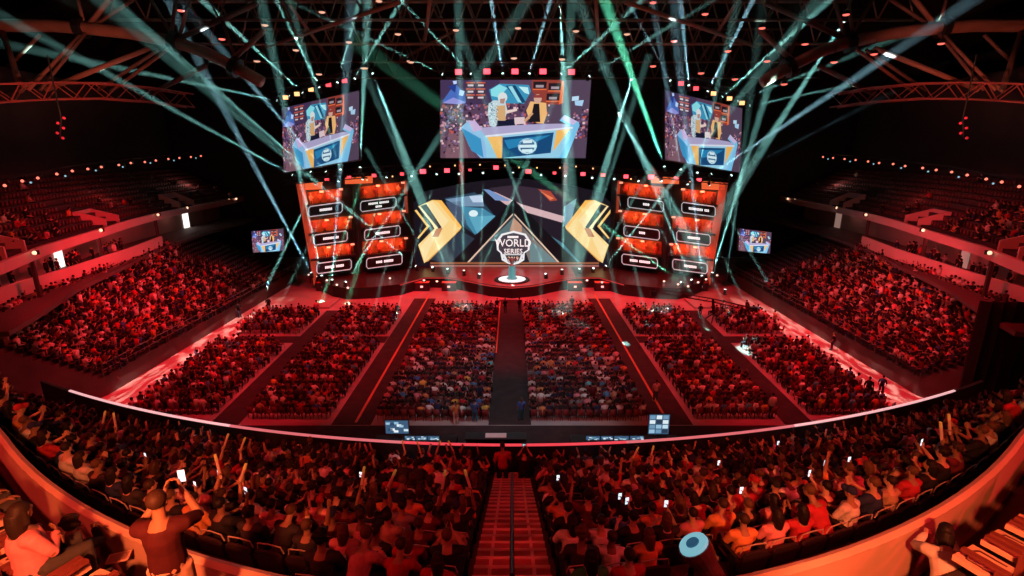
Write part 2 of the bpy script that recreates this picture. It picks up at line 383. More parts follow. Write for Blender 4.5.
def screen(name, label, cat, O, U, V, th, strength, pict, group=None, bez=.12):
    """a hung video screen: housing with a bezel, the picture as a part, and its hanging bars"""
    O, U, V = Vector(O), Vector(U), Vector(V); N = V.cross(U).normalized()
    if N.y > 0: N = -N
    t = empty(name, O + U*.5, 0, label, cat, group)
    inv = Matrix.Translation(-(O + U*.5))
    def fn(u, v, d): return inv @ (O + U*u + V*v + N*d)
    bu, bv = bez/U.length, bez/V.length
    b = MB(); b.slab([[fn(-bu,-bv,d), fn(1+bu,-bv,d), fn(1+bu,1+bv,d), fn(-bu,1+bv,d)] for d in (-th, 0)])
    b.build('housing', BLACK, t)
    b = MB()
    for k in range(1, 8):
        b.tube([fn(k/8, 0, -th-.05), fn(k/8, 1, -th-.05)], .04, 4)
    b.build('back_ribs', DARK, t)
    pict.build('picture', fn, strength, t)
    return t, fn
# the three hung screens and the two monitors beside the stage
A, B_ = ony(440.5, 158, 66), ony(585.5, 158, 66); Tc = ony(440.5, 80, 66)
screen('video_screen', 'large centre video screen hung above the stage, two casters at a desk', 'video screen', A, B_-A, Tc-A, .35, SCR := .95, CAST, 'hanging video screens')
def tilted(px_outer_bl, px_inner_br, px_inner_tr, px_outer_tl, yo, yi, flip):
    bl, br, tr, tl = ony(*px_outer_bl, yo), ony(*px_inner_br, yi), ony(*px_inner_tr, yi), ony(*px_outer_tl, yo)
    U = ((br-bl)+(tr-tl))/2; V = ((tl-bl)+(tr-br))/2; c = (bl+br+tr+tl)/4; O = c - U/2 - V/2
    return (O, U, V)
g = tilted((283,172), (360,160), (358,90), (283,109), 68.0, 64.5, 0)
screen('video_screen', 'tilted video screen hung left of the centre screen, same casters at desk', 'video screen', *g, .35, SCR*.9, CAST, 'hanging video screens')
g = tilted((741,172), (664,160), (666,90), (741,109), 68.0, 64.5, 0)
g = (g[0]+g[1], -g[1], g[2])
screen('video_screen', 'tilted video screen hung right of the centre screen, same casters at desk', 'video screen', *g, .35, SCR*.9, CAST, 'hanging video screens')
g = tilted((253,253), (285,250), (283,229), (252,231), 66, 64, 0)
screen('side_monitor', 'small bright monitor hung beside the left end of the stage', 'monitor', *g, .2, 1.1, CAST, 'side monitors', .08)
g = tilted((770,254), (738,250), (740,229), (771,232), 66, 64, 0); g = (g[0]+g[1], -g[1], g[2])
screen('side_monitor', 'small bright monitor hung beside the right end of the stage', 'monitor', *g, .2, 1.1, CAST, 'side monitors', .08)

# ------------------------------------------------------------------ stage
RED_DECK = mat('stage_deck', (.34, .10, .10), .3, noise=.15, nscale=.8)
DZ = 1.5
edge = [onz(px, py, DZ) for px, py in ((318,279),(332,285),(346,288),(372,287),(400,284),(425,277),(448,277),(470,281),(490,285),(512,287))]
edge = [(p.x, p.y) for p in edge]; edge = edge + [(-x, y) for x, y in reversed(edge[:-1])]
back = [(x, 83.5) for x, y in edge]
b = MB(); b.slab([[Vector((edge[i][0], edge[i][1], 0)), Vector((edge[i][0], edge[i][1], DZ-.06)), Vector((back[i][0], back[i][1], DZ-.06)), Vector((back[i][0], back[i][1], 0))] for i in range(len(edge))])
st = b.build('stage', BLACK); tag(st, 'wide black stage with a red lit deck bulging towards the audience', 'stage')
b = MB(); b.slab([[Vector((x, y-.05, DZ-.06)), Vector((x, y-.05, DZ)), Vector((x, 83.5, DZ)), Vector((x, 83.5, DZ-.06))] for (x, y) in edge]); b.build('deck', mat('deck_black', (.05,.02,.022), .35, noise=.2, nscale=.8), st)
b = MB(); b.slab([[Vector((x, y+.04, DZ)), Vector((x, y+.04, DZ+.02)), Vector((x, 73.6, DZ+.02)), Vector((x, 73.6, DZ))] for (x, y) in edge if abs(x) < 10.6]); b.build('red_deck', RED_DECK, st)
b = MB(); b.strip([Vector((x, y-.09, DZ-.18)) for x, y in edge[4:-4]], [Vector((x, y-.09, DZ-.06)) for x, y in edge[4:-4]]); b.build('lip_strip', mat('lip_red', (.3,.02,.03), emit=(.9,.10,.10), strength=.35), st)
# round lit platform in the middle of the bulge, and the trophy stand on it
c0 = onz(512, 281, DZ)
p = empty('glowing_platform', (0, c0.y+.5, DZ), 0, 'round white glowing platform at the front of the stage bulge', 'platform')
b = MB(); b.tube([(0,0,0),(0,0,.14)], [2.4, 2.3], 28); b.build('base', BLACK, p)
b = MB(); b.tube([(0,0,.14),(0,0,.17)], [1.8, 1.8], 28); b.build('glow_top', mat('platform_white', (.8,.9,.9), emit=(.75,.95,.95), strength=1.1), p)
t = empty('trophy_stand', (0, c0.y+.5, DZ+.17), 0, 'teal lit pedestal standing on the white glowing platform', 'pedestal')
b = MB(); b.tube([(0,0,0),(0,0,.15),(0,0,.2),(0,0,1.7),(0,0,1.75)], [.75,.75,.5,.42,.5], 8); b.build('pedestal', mat('pedestal_teal', (.05,.30,.32), .35, emit=(.05,.4,.42), strength=.5), t)
b = MB(); b.tube([(0,0,1.75),(0,0,1.95),(0,0,2.1),(0,0,2.6),(0,0,2.75)], [.3,.16,.22,.42,.36], 12)
for s in (-1, 1): b.tube([(s*.3,0,2.2),(s*.55,0,2.35),(s*.55,0,2.55),(s*.4,0,2.65)], .05, 6)
b.build('trophy', STEEL, t)
# ---- the LED wall
LY = 74.0
LP = lambda px, py, d=0.0: ony(px, py, LY - d)
led = empty('led_screen', (0, LY, DZ), 0, 'huge curved-top LED wall behind the stage showing an event emblem between gold arrows', 'LED wall')
inv = Matrix.Translation((0, -LY, -DZ))
outline = [(413,268),(413,203),(424,192),(446,187),(480,181),(512,178),(544,181),(578,187),(600,192),(611,203),(611,268)]
pp = [LP(*o) for o in outline]; pp[0].z = pp[-1].z = DZ
b = MB(); b.slab([[inv @ Vector((v.x, LY+dd, v.z)) for v in pp] for dd in (0, .8)]); b.build('housing', BLACK, led)
b = MB()
for x in range(-12, 13, 4): b.box((x-.1, .8, 0), (x+.1, 1.6, 11)); 
b.build('back_frame', DARK, led)
def ledfn(u, v, d): return inv @ LP(u, v, d)
def L2(x, y): return (408 + x*208/1024, 180 + y*110/542)
def LQ(*a): return [L2(x, y) for x, y in a]
pc = Pic()
pc.p(outline, srgb(24,20,30))
pc.p(LQ((180,90),(330,60),(370,110),(430,180),(330,270),(230,200)), srgb(44,72,92), 1)
pc.p(LQ((185,95),(360,70),(375,130),(250,130)), srgb(120,150,180), 2); pc.p(LQ((300,80),(365,75),(370,110),(320,110)), srgb(196,214,236), 3)
pc.ell(L2(322,165), (4.6,3.4), srgb(225,245,250), 4); pc.p(LQ((265,130),(370,140),(430,180),(330,270),(290,220)), srgb(70,140,170), 3)
pc.p(LQ((300,180),(430,175),(340,265)), srgb(96,170,196), 4); pc.p(LQ((185,110),(260,105),(290,225),(230,190)), srgb(70,84,110), 2)
pc.p(LQ((400,40),(520,25),(780,60),(800,210),(560,140)), srgb(58,44,58), 1); pc.p(LQ((370,45),(430,60),(560,120),(770,180),(760,210),(550,150),(480,120)), srgb(216,180,184), 3)
pc.p(LQ((370,45),(400,48),(510,105),(430,100)), srgb(120,150,200), 4); pc.p(LQ((640,45),(700,55),(735,100),(700,105)), srgb(180,74,54), 3); pc.p(LQ((660,60),(720,90),(700,98)), srgb(240,130,90), 4)
pc.p(LQ((770,130),(830,90),(800,220),(760,230)), srgb(120,150,170), 2); pc.p(LQ((560,140),(770,200),(790,420),(700,400)), srgb(34,28,40), 2)
pc.p(LQ((660,250),(760,310),(860,420),(740,420)), srgb(70,110,126), 3); pc.p(LQ((100,390),(260,250),(330,290),(240,420)), srgb(44,58,72), 3)
pc.p(LQ((520,95),(850,420),(200,420)), srgb(16,14,20), 5)                # big dark triangle
pc.p(LQ((520,165),(750,415),(285,415)), srgb(58,56,60), 6); pc.p(LQ((520,180),(740,412),(300,412)), srgb(30,34,42), 7)
pc.p(LQ((520,185),(650,320),(740,412),(600,412),(560,300)), srgb(126,116,112), 8); pc.p(LQ((600,300),(660,340),(740,412),(600,412)), srgb(110,136,140), 9)
pc.p(LQ((470,235),(520,185),(560,250),(440,300),(400,300)), srgb(90,116,120), 8); pc.p(LQ((300,412),(420,300),(450,412)), srgb(32,34,40), 8)
pc.p(LQ((520,185),(560,225),(560,280),(500,250)), srgb(196,150,126), 9)
for a_, b2 in (((516,165),(285,412)), ((524,165),(752,412))): pc.p(LQ(a_, (a_[0]+0, a_[1]+8), (b2[0]+(8 if b2[0]<500 else -8), b2[1]+3), b2), srgb(224,190,170), 10)
pc.p(LQ((110,405),(940,405),(940,415),(110,415)), srgb(150,90,60), 11); pc.p(LQ((110,420),(940,420),(940,426),(110,426)), srgb(190,120,110), 11)
pc.build('picture', ledfn, .95, led)
# gold arrows
def arrow(pts_l, extra, inner):
    f = lambda a: [(x if True else 0, y) for x, y in a]
    return pts_l
GL = [(50,130),(120,98),(165,100),(265,230),(215,285),(80,410),(50,320),(130,240),(110,200)]
GLi = [((32,150),(42,146),(106,228),(52,290),(46,285),(92,228)), ((90,118),(115,112),(170,235),(130,285),(120,275),(150,235))]
for s in (0, 1):
    mx = (lambda a: a) if s == 0 else (lambda a: [(1038-x, y) for x, y in a])
    ap = Pic(); ap.p(LQ(*mx(GL)), srgb(252,214,140), 12); ap.p(LQ(*mx([(120,98),(165,100),(265,230),(250,235),(150,110)])), srgb(255,190,90), 13)
    ap.p(LQ(*mx([(52,132),(120,105),(200,200),(130,290),(80,400),(60,330),(135,240)])), srgb(255,228,168), 13)
    ap.p(LQ(*mx(GLi[0])), srgb(255,206,120), 13); ap.p(LQ(*mx([(60,128),(90,118),(165,232),(132,282),(122,276),(148,236)])), srgb(40,40,44), 14)
    ap.p(LQ(*mx([(120,280),(140,240),(170,236),(150,280)])), srgb(196,120,74), 15); ap.p(LQ(*mx([(215,285),(265,230),(258,245),(100,400),(85,405)])), srgb(236,168,84), 14)
    ap.build('gold_arrow', ledfn, .97, led)
# emblem: ringed plate with the event's lettering
lg = Pic()
E0 = [(460,265),(520,250),(580,265),(602,300),(598,345),(575,360),(572,395),(545,412),(520,418),(492,412),(462,395),(455,360),(438,345),(434,300)]
cxy = (518, 335)
lg.p(LQ(*E0), srgb(240,238,240), 16); lg.p(LQ(*[(cxy[0]+(x-cxy[0])*.88, cxy[1]+(y-cxy[1])*.88) for x, y in E0]), srgb(70,60,70), 17)
lg.p(LQ((455,365),(575,365),(556,398),(520,408),(480,398)), srgb(230,228,232), 18); lg.p(LQ((478,370),(556,370),(545,398),(520,402),(492,398)), srgb(60,52,52), 19)
lo = lg.build('emblem', ledfn, 1.0, led)
WT = mat('lettering_white', (.9,.9,.9), emit=(1,.97,.96), strength=1.0)
def led_text(body, cx, cy_, size, mtl, sx=1.0):
    me = text_mesh(body, size, .02, sx); me.materials.append(mtl)
    x_, y_ = L2(cx, cy_); o = link('lettering', me, lo); o.location = ledfn(x_, y_, .42)
led_text('WORLD', 518, 312, 1.55, WT, .92); led_text('SERIES', 518, 352, 1.0, WT, 1.0); led_text('2019', 518, 388, .8, mat('lettering_sand', (.8,.6,.5), emit=(.9,.62,.5), strength=.9))
b = MB()
for k in range(6): 
    P0 = ledfn(*L2(494+k*9, 281), .42); b.cbox(P0, (.24, .03, .30))
b.build('small_lettering', WT, lo)

# ---- team walls left and right of the LED wall
PANEL = mat('set_black', (.018,.014,.016), .5)
ORANGE = mat('booth_orange', (.62,.17,.07), .6, noise=.25, nscale=1.5)
SETRED = mat('set_red', (.45,.06,.04), .5)
FRAME_E = mat('sign_outline', (.6,.6,.62), emit=(.85,.85,.9), strength=.42)
def chair_meshes():
    s_ = MB(); s_.cbox((0,0,.5),(.55,.5,.14)); s_.box((-.3,-.2,.5),(-.24,.15,.72)); s_.box((.24,-.2,.5),(.3,.15,.72))
    bk = MB(); bk.prism([(-.28,.5),(.28,.5),(.31,.9),(.26,1.32),(.14,1.42),(-.14,1.42),(-.26,1.32),(-.31,.9)], .18, .3)
    ft = MB(); ft.tube([(0,0,.08),(0,0,.45)], .05, 6)
    for k in range(5): ft.tube([(0,0,.1),(.3*math.cos(k*1.2566),.3*math.sin(k*1.2566),.05)], .035, 4)
    return s_.mesh('seat', SETRED), bk.mesh('backrest', SETRED), ft.mesh('foot', BLACK)
CH = chair_meshes()
def player_mesh():
    b = MB(); b.tube([(0,.02,.45),(0,.05,.6),(0,.08,.85),(0,.06,1.05),(0,.05,1.14)], [.17,.17,.2,.22,.08], 8)
    b.tube([(0,.04,1.1),(0,.02,1.24)], [.07,.07], 6); b.ball((0,0,1.34),(.095,.115,.14),8,6)
    for s in (-1, 1):
        b.tube([(s*.2,.05,1.05),(s*.27,-.02,.8),(s*.2,-.28,.78),(s*.12,-.36,.79)], [.075,.06,.045,.04], 6)
        b.tube([(s*.1,0,.52),(s*.12,-.42,.55),(s*.12,-.45,.1),(s*.12,-.58,.07)], [.09,.075,.055,.045], 6)
    return b.mesh('person', mat_object_colour('cloth', nscale=12))
PL = player_mesh()
TL = [  # orange row rect, sign rect (pixels), letters per word per line
 ((307,342,193,203),(308,341,204,214),[[8]]), ((359,404,187,197),(359,394,199,209),[[6,6],[4]]),
 ((309,352,221,231),(313,346,232,242),[[7,2]]), ((361,405,215,225),(363,398,227,237),[[9]]),
 ((311,354,248,256),(316,350,260,270),[[6,5]]), ((363,407,242,252),(365,400,255,265),[[4,6]])]
TR = [[[4]], [[9,3]], [[4]], [[8]], [[5,7]], [[8]]]
rowname = ['top', 'middle', 'bottom']
def team_wall(side):
    s = -1 if side == 'left' else 1
    mxp = (lambda x: x) if side == 'left' else (lambda x: 1024-x)
    QC = [ony(mxp(318),284,67.0), ony(mxp(412),271,72.5), ony(mxp(410),174,72.5), ony(mxp(296),183,67.0)]
    base = Vector(((QC[0].x+QC[1].x)/2, 70, DZ))
    wl = empty('booth_set', base, 0, f'tall black set wall with six glowing team booths on the {side} of the stage', 'stage set', 'team set walls')
    inv = Matrix.Translation(-base)
    Nn = (QC[1]-QC[0]).cross(QC[3]-QC[0]).normalized()
    if Nn.y > 0: Nn = -Nn
    def at(px, py, d=0.0, world=False):          # point of the wall's own plane, d in front of it
        dd = ray(px, py); o = Vector((0,0,H)); t_ = (QC[0]-o).dot(Nn)/dd.dot(Nn); p_ = o + dd*t_ + Nn*d
        return p_ if world else inv @ p_
    Ux = (at(360,200,0,True)-at(350,200,0,True)).normalized(); Ux = Ux if Ux.x > 0 else -Ux
    Uz = Nn.cross(Ux); Uz = Uz if Uz.z > 0 else -Uz
    poly = [at(mxp(318),285), at(mxp(413),272), at(mxp(411),174), at(mxp(296),183)]
    b = MB(); b.slab([[p + Nn*d for p in poly] for d in (-.5, -1.6)]); b.build('backing', PANEL, wl)
    # uprights and shelves that make the booths
    b = MB()
    for x0, x1 in ((303,307),(352,359),(406,412)):
        b.slab([[at(mxp(x0),182,d), at(mxp(x1),181,d), at(mxp(x1+3),282 if x1 < 400 else 272,d), at(mxp(x0+8),284 if x1 < 400 else 273,d)] for d in (-.5, .35)])
    b.build('uprights', PANEL, wl)
    b = MB(); b.slab([[at(mxp(296),183,d), at(mxp(304),182,d), at(mxp(318),268,d), at(mxp(314),285,d)] for d in (-.4, .5)]); b.build('red_edge', mat('edge_red',(.5,.06,.03),emit=(.9,.12,.05),strength=.22), wl)
    for x0, x1, ya, yb in ((299,322,181,190),(345,372,176,184)):
        b = MB(); b.slab([[at(mxp(x0),ya+2,d), at(mxp(x1),ya,d), at(mxp(x1),yb-1,d), at(mxp(x0),yb,d)] for d in (0, .5)])
        b.build('top_band', mat('band_orange',(.6,.12,.04),emit=(1,.16,.05),strength=.75), wl)
    for i, (ro, sg, lett) in enumerate(TL):
        if side == 'right': lett = TR[(i//2)*2 + (1 if i % 2 == 0 else 0)]
        col = ('outer' if i % 2 == 0 else 'inner'); rn = rowname[i//2]
        sl = -5.5/45.0
        x0, x1, ya, yb = ro; xm = (x0+x1)/2
        Y = lambda x, y: y + sl*(x-xm)
        b = MB(); b.slab([[at(mxp(x0-1),Y(x0,yb+1.5),d), at(mxp(x1+1),Y(x1,yb+1.5),d), at(mxp(x1+1),Y(x1,yb-.3),d), at(mxp(x0-1),Y(x0,yb-.3),d)] for d in (-.5, 1.2)])
        bt = b.build('booth', PANEL, wl)
        b = MB(); b.slab([[at(mxp(x0),Y(x0,yb+1),d), at(mxp(x1),Y(x1,yb+1),d), at(mxp(x1),Y(x1,ya-2.5),d), at(mxp(x0),Y(x0,ya-2.5),d)] for d in (-.49, -.42)]); b.build('orange_back', ORANGE, bt)
        x0, x1, ya, yb = sg; xm = (x0+x1)/2
        b = MB(); b.slab([[at(mxp(x0),Y(x0,yb),d), at(mxp(x1),Y(x1,yb),d), at(mxp(x1),Y(x1,ya),d), at(mxp(x0),Y(x0,ya),d)] for d in (.9, 1.25)]); sgn = b.build('name_sign', PANEL, wl)
        b = MB(); w_ = .9
        loop = [(x0,Y(x0,yb-2)),(x0+1.5,Y(x0,yb)),(x1-1.5,Y(x1,yb)),(x1,Y(x1,yb-2)),(x1,Y(x1,ya+2)),(x1-1.5,Y(x1,ya)),(x0+1.5,Y(x0,ya)),(x0,Y(x0,ya+2))]
        L_ = [at(mxp(x), y, 1.29) for x, y in loop]; b.tube(L_+[L_[0]], .06, 4, cap=False); b.build('outline', FRAME_E, sgn)
        b = MB()
        for li, words in enumerate(lett):
            n = sum(words) + len(words)-1; ww = 1.55; xx = xm - n*ww/2 + .5; ym = (ya+yb)/2 + (0 if len(lett) == 1 else (-1.5 if li == 0 else 2.0)); hh = 1.15 if len(lett) == 1 else .95
            if side == 'right': pass
            for wd in words:
                for k in range(wd):
                    xa = xx; xb = xx+ww*.78
                    X1, X2 = (xa, xb)
                    f = lambda x: x if side == 'left' else x
                    pa = lambda x, y: at(mxp(2*xm-x) if side == 'right' else x, Y(2*xm-x, y) if side == 'right' else Y(x, y), 1.29)
                    b.add([pa(X1,ym+hh), pa(X2,ym+hh), pa(X2,ym-hh), pa(X1,ym-hh)], [(0,1,2,3)]); xx += ww
                xx += ww
        b.build('lettering', WT, sgn)
        # the five seats and players of a booth, and the two lamps above them
        x0, x1, ya, yb = ro; xm = (x0+x1)/2
        rotz = math.atan2(Ux.y, Ux.x)
        for k in range(4):
            px = x0 + (k+.5)*(x1-x0)/4; p0 = at(mxp(px), Y(px, yb-.3), .25, True)
            ch = empty('gaming_chair', p0, rotz, f'red gaming chair, {ordinal(k+1)} from outer end, {rn} {col} booth, {side} of the stage', 'chair', 'gaming chairs in the team booths')
            link('seat', CH[0], ch); link('backrest', CH[1], ch); link('foot', CH[2], ch)
            if RS.rand() < .8:
                o = link('person', PL); o.location = p0; o.rotation_euler = (0,0,rotz); o.color = (*random.choice([(.75,.2,.09),(.5,.12,.06),(.85,.3,.16),(.6,.1,.06),(.2,.04,.04)]), 1)
                tag(o, f'seated player in orange light, {ordinal(k+1)} from outer end, {rn} {col} booth, {side} of stage', 'person', 'players in the team booths')
        pl = at(mxp(xm), Y(xm, ya-1.2), 1.0, True); pt = at(mxp(xm), Y(xm, yb+1), -.4, True)
        lamp('AREA', 'booth_lamp', pl, pt, (1,.22,.08), BOOTH_W, 4.5, sy=.25)
        for k in (0, 1):
            px = x0 + (x1-x0)*(.4+.55*k); p0 = at(mxp(px), Y(px, ya-1.5), .6, True)
            wl2 = empty('booth_spotlight', p0, rotz, f'small red lamp over the {rn} {col} team booth on the {side}, {"outer" if k == 0 else "inner"} of two', 'lamp', 'lamps over the team booths')
            b = MB(); b.cbox((0,.1,.05),(.62,.3,.34)); b.build('body', BLACK, wl2); b = MB(); b.cbox((0,-.07,.05),(.5,.06,.24)); b.build('lens', mat('booth_lens',(.6,.2,.1),emit=(1,.3,.18),strength=1.6), wl2)
BOOTH_W = 105
team_wall('left'); team_wall('right')
# ---- black set posts between the team walls and the LED wall
for s in (-1, 1):
    b = MB(); x = s*14.9; b.prism([(x-.35,DZ),(x+.35,DZ),(x+.35,14.2),(x-.35,14.2)], 72.8, 73.6); o = b.build('set_post', BLACK)
    b = MB(); b.prism([(x-.2,9.5),(x+.2,9.5),(x+.2,14.0),(x-.2,14.0)], 72.7, 72.8); b.build('red_face', mat('edge_red',(.5,.06,.03)), o)
    tag(o, f'black post with a red face beside the {"left" if s < 0 else "right"} gold arrow', 'post', 'set posts')
# ---- red topped speaker boxes on the floor before the stage
def sub_box(px, py, i, side, white):
    p = onz(px, py+4, 0)
    t = empty('subwoofer', (p.x, p.y+.4, 0), 0, f'black speaker box with red top before the stage, {ordinal(i)} from centre, {side} side', 'speaker', 'speaker boxes before the stage')
    b = MB(); b.cbox((0,0,.55),(1.9,1.0,1.1)); b.build('cabinet', BLACK, t)
    b = MB(); b.cbox((0,0,1.12),(1.9,1.0,.05)); b.build('top', mat('speaker_top',(.75,.16,.12),.5), t)
    b = MB(); b.cbox((0,-.51,.55),(1.7,.03,.9)); b.build('grille', DARK, t)
    b = MB(); b.cbox((0,-.54,.62),(.36,.06,.26)); b.build('badge_lamp', mat('badge',(.6,.4,.35),emit=(1,.55,.5),strength=1.2 if white else .35), t)
for i, px in enumerate((449, 422, 397, 374, 346, 324)): sub_box(px, 287, i+1, 'left', i < 3); sub_box(1024-px, 287, i+1, 'right', i < 3)
# ------------------------------------------------------------------ small stage lamps
def lamp_meshes():
    b = MB(); b.cbox((0,.14,0),(.8,.26,.62)); y = MB(); y.cbox((0,.14,.40),(.9,.08,.06))
    for s in (-1,1): y.cbox((s*.44,.14,.2),(.05,.08,.42))
    y.tube([(0,.14,.42),(0,.14,.75)], .04, 5)
    l = MB(); l.cbox((0,-.02,0),(.7,.08,.52))
    return b.mesh('body', BLACK), y.mesh('bracket', BLACK), l.mesh('lens', RED_E)
LM = lamp_meshes()
def wash(px, py, yy, label, group, scale=1.0, m_=None):
    p = ony(px, py, yy); t = empty('wash_light', p, 0, label, 'stage light', group); t.scale = (scale,)*3
    link('body', LM[0], t); link('bracket', LM[1], t); l = link('lens', LM[2], t)
    if m_ is not None: l.material_slots[0].link = 'OBJECT'; l.material_slots[0].material = m_
REDHOT = mat('red_hot', (.6,.05,.05), emit=(1,.06,.09), strength=3.2)
for i, px in enumerate((458.5, 487, 515, 543, 571.5)):
    wash(px, 72 if i in (0,4) else 71.5, 65.6, f'bright red wash light above the centre screen, {ordinal(i+1)} from its left end', 'red wash lights over the centre screen', 1.1, REDHOT)
for side, lst in (('left', ((285.5,97.5),(297,94),(311,89.5),(328.5,84.8),(344.5,80.8))), ('right', ((681,83.5),(696,88.5),(713.5,93.5),(729.5,98.5),(742,103)))):
    for i, (px, py) in enumerate(lst):
        k = i if side == 'left' else 4-i
        wash(px, py, 65.3, f'small wash light above the {side} hanging screen, {ordinal(i+1)} from the left', f'wash lights over the {side} screen', .85, [WARM_E, WARM_E, WARM_E, RED_E, RED_E][k])
TRUSSW = [(327,180,1.0),(349,177.5,1.0),(374,175.5,1.0),(402,174,.9),(423,171.5,1.4),(447,170.5,1.3),(470,170,.7),(496,167.5,1.2),(528.5,171.5,1.3),(554.5,173,.8),(583,174,1.1),(603,175,1.0),(626,176.5,1.1),(651,177,1.4),(676,178.5,1.1),(699,180,1.1)]
for i, (px, py, s) in enumerate(TRUSSW):
    wash(px, py, 67.6, f'red wash light hung on the stage truss, {ordinal(i+1)} from its left end', 'red wash lights along the stage truss', s*.75, REDHOT if s > 1 else RED_E)
for i, (px, py) in enumerate(((392.5,176.5),(430,166.5),(455,165.5),(480,164.8),(505,165.5),(519,167.5),(537,167.8),(560,167.8),(576,166.5),(593,168.5),(631,179),(660,181),(690,181.5),(322,182),(367,180))):
    p = ony(px, py, 68.2); t = empty('truss_bulb', p, 0, f'tiny warm bulb on the stage truss, {ordinal(i+1)} of the row', 'lamp', 'tiny bulbs along the stage truss')
    b = MB(); b.tube([(0,.05,.05),(0,.05,.3)], .06, 6); b.build('holder', BLACK, t); b = MB(); b.ball((0,0,0), .10, 8, 6); b.build('bulb', WARM_E, t)
for i, (px, py) in enumerate(((309,274.5),(316,276),(327,280),(337,284.5),(348,287.5),(390,278),(424,280),(437,281),(664,281),(678,284),(688,286),(698,282),(706,279),(717,275),(587,280),(602,282))):
    p = onz(px, py, DZ+.25); t = empty('floor_lamp', (p.x, p.y, DZ), 0, f'small lamp on the front edge of the stage floor, {ordinal(i+1)} from the left', 'lamp', 'small lamps on the stage edge')
    b = MB(); b.cbox((0,.1,.1),(.5,.3,.2)); b.build('body', BLACK, t); b = MB(); b.ball((0,-.05,.22),(.16,.10,.12),8,6); b.build('lens', mat('footlamp',(.8,.5,.4),emit=(1,.62,.5),strength=1.7), t)

# ------------------------------------------------------------------ trusses: box girders with lacing
def truss(name, label, cat, pts, w_, m_, group=None, rad=.06, pitch=1.6, up=Vector((0,0,1)), parts=True):
    """a box girder along pts: four chords and lacing"""
    pts = [Vector(p) for p in pts]; t = empty(name, pts[0], 0, label, cat, group); inv = -pts[0]
    P2 = []
    for a, c in zip(pts, pts[1:]):
        n = max(1, round((c-a).length/pitch)); P2 += [a.lerp(c, i/n) for i in range(n)]
    P2.append(pts[-1]); ch = [[], [], [], []]
    for i, p in enumerate(P2):
        d = (P2[min(i+1,len(P2)-1)] - P2[max(i-1,0)]).normalized(); x = d.cross(up).normalized()*w_/2; z = x.cross(d).normalized()*w_/2
        for k, (a, c) in enumerate(((-1,-1),(1,-1),(1,1),(-1,1))): ch[k].append(p + x*a + z*c + inv)
    b = MB()
    for k in range(4): b.tube(ch[k], rad, 5)
    b.build('chords', m_, t)
    b = MB()
    for i in range(len(P2)-1):
        for k in range(4):
            k2 = (k+1) % 4; j = i % 2
            b.tube([ch[k if j else k2][i], ch[k2 if j else k][i+1]], rad*.6, 4, cap=False)
    b.build('lacing', m_, t)
    return t
TRM = mat('truss_dark', (.10,.06,.05), .5, metal=.3)
tp = [ony(px, py, 68.6) + Vector((0,0,.9)) for px, py in ((312,183),(339,180),(363,178),(387,176),(412,175),(437,173),(483,172),(513,171),(541,172),(565,174),(592,176),(614,178),(638,180),(661,180),(687,182),(712,184))]
truss('lighting_truss', 'long bowed black lighting truss over the stage below the screens', 'truss', tp, .8, BLACK, 'lighting trusses')
truss('lighting_truss', 'short black lighting truss across the top of the centre screen', 'truss', [ony(434,75,66.4)+Vector((0,0,.8)), ony(592,75,66.4)+Vector((0,0,.8))], .7, BLACK, 'lighting trusses')
truss('lighting_truss', 'sloping black lighting truss above the left hanging screen', 'truss', [ony(274,102,65.9)+Vector((0,0,.8)), ony(360,79,64.9)+Vector((0,0,.8))], .7, BLACK, 'lighting trusses')
truss('lighting_truss', 'sloping black lighting truss above the right hanging screen', 'truss', [ony(664,79,64.9)+Vector((0,0,.8)), ony(752,106,65.9)+Vector((0,0,.8))], .7, BLACK, 'lighting trusses')
truss('lighting_truss', 'black lighting truss below the left hanging screen', 'truss', [ony(284,178,64.1)+Vector((0,0,-.5)), ony(366,171,63.4)+Vector((0,0,-.5))], .6, BLACK, 'lighting trusses')
truss('lighting_truss', 'black lighting truss below the right hanging screen', 'truss', [ony(658,171,63.4)+Vector((0,0,-.5)), ony(740,179,64.1)+Vector((0,0,-.5))], .6, BLACK, 'lighting trusses')

# ------------------------------------------------------------------ roof
ROOFM = mat('roof_dark', (.03,.02,.02), .9, noise=.3, nscale=.1)
b = MB(); b.box((-80,-16,44),(80,90,44.6)); struct(b.build('ceiling', ROOFM))
RUST = mat('girder_brown', (.34,.16,.12), .55, noise=.2, nscale=.6)
RUST2 = mat('girder_dark', (.20,.10,.08), .55, noise=.2, nscale=.6)
def tub(name, label, pts, r, m_, group=None, n=10, collars=None):
    pts = [Vector(p) for p in pts]; t = empty(name, pts[0], 0, label, 'roof girder', group)
    b = MB(); b.tube([p-pts[0] for p in pts], r, n); o = b.build('pipe', m_, t, smooth=True)
    if collars:
        for c in collars:
            i = int(c); f = c-i; p = pts[i].lerp(pts[min(i+1,len(pts)-1)], f)-pts[0]; d = (pts[min(i+1,len(pts)-1)]-pts[i]).normalized()
            b = MB(); b.tube([p-d*.35, p+d*.35], r*1.7, 10); b.build('collar', BLACK, t)
    return t
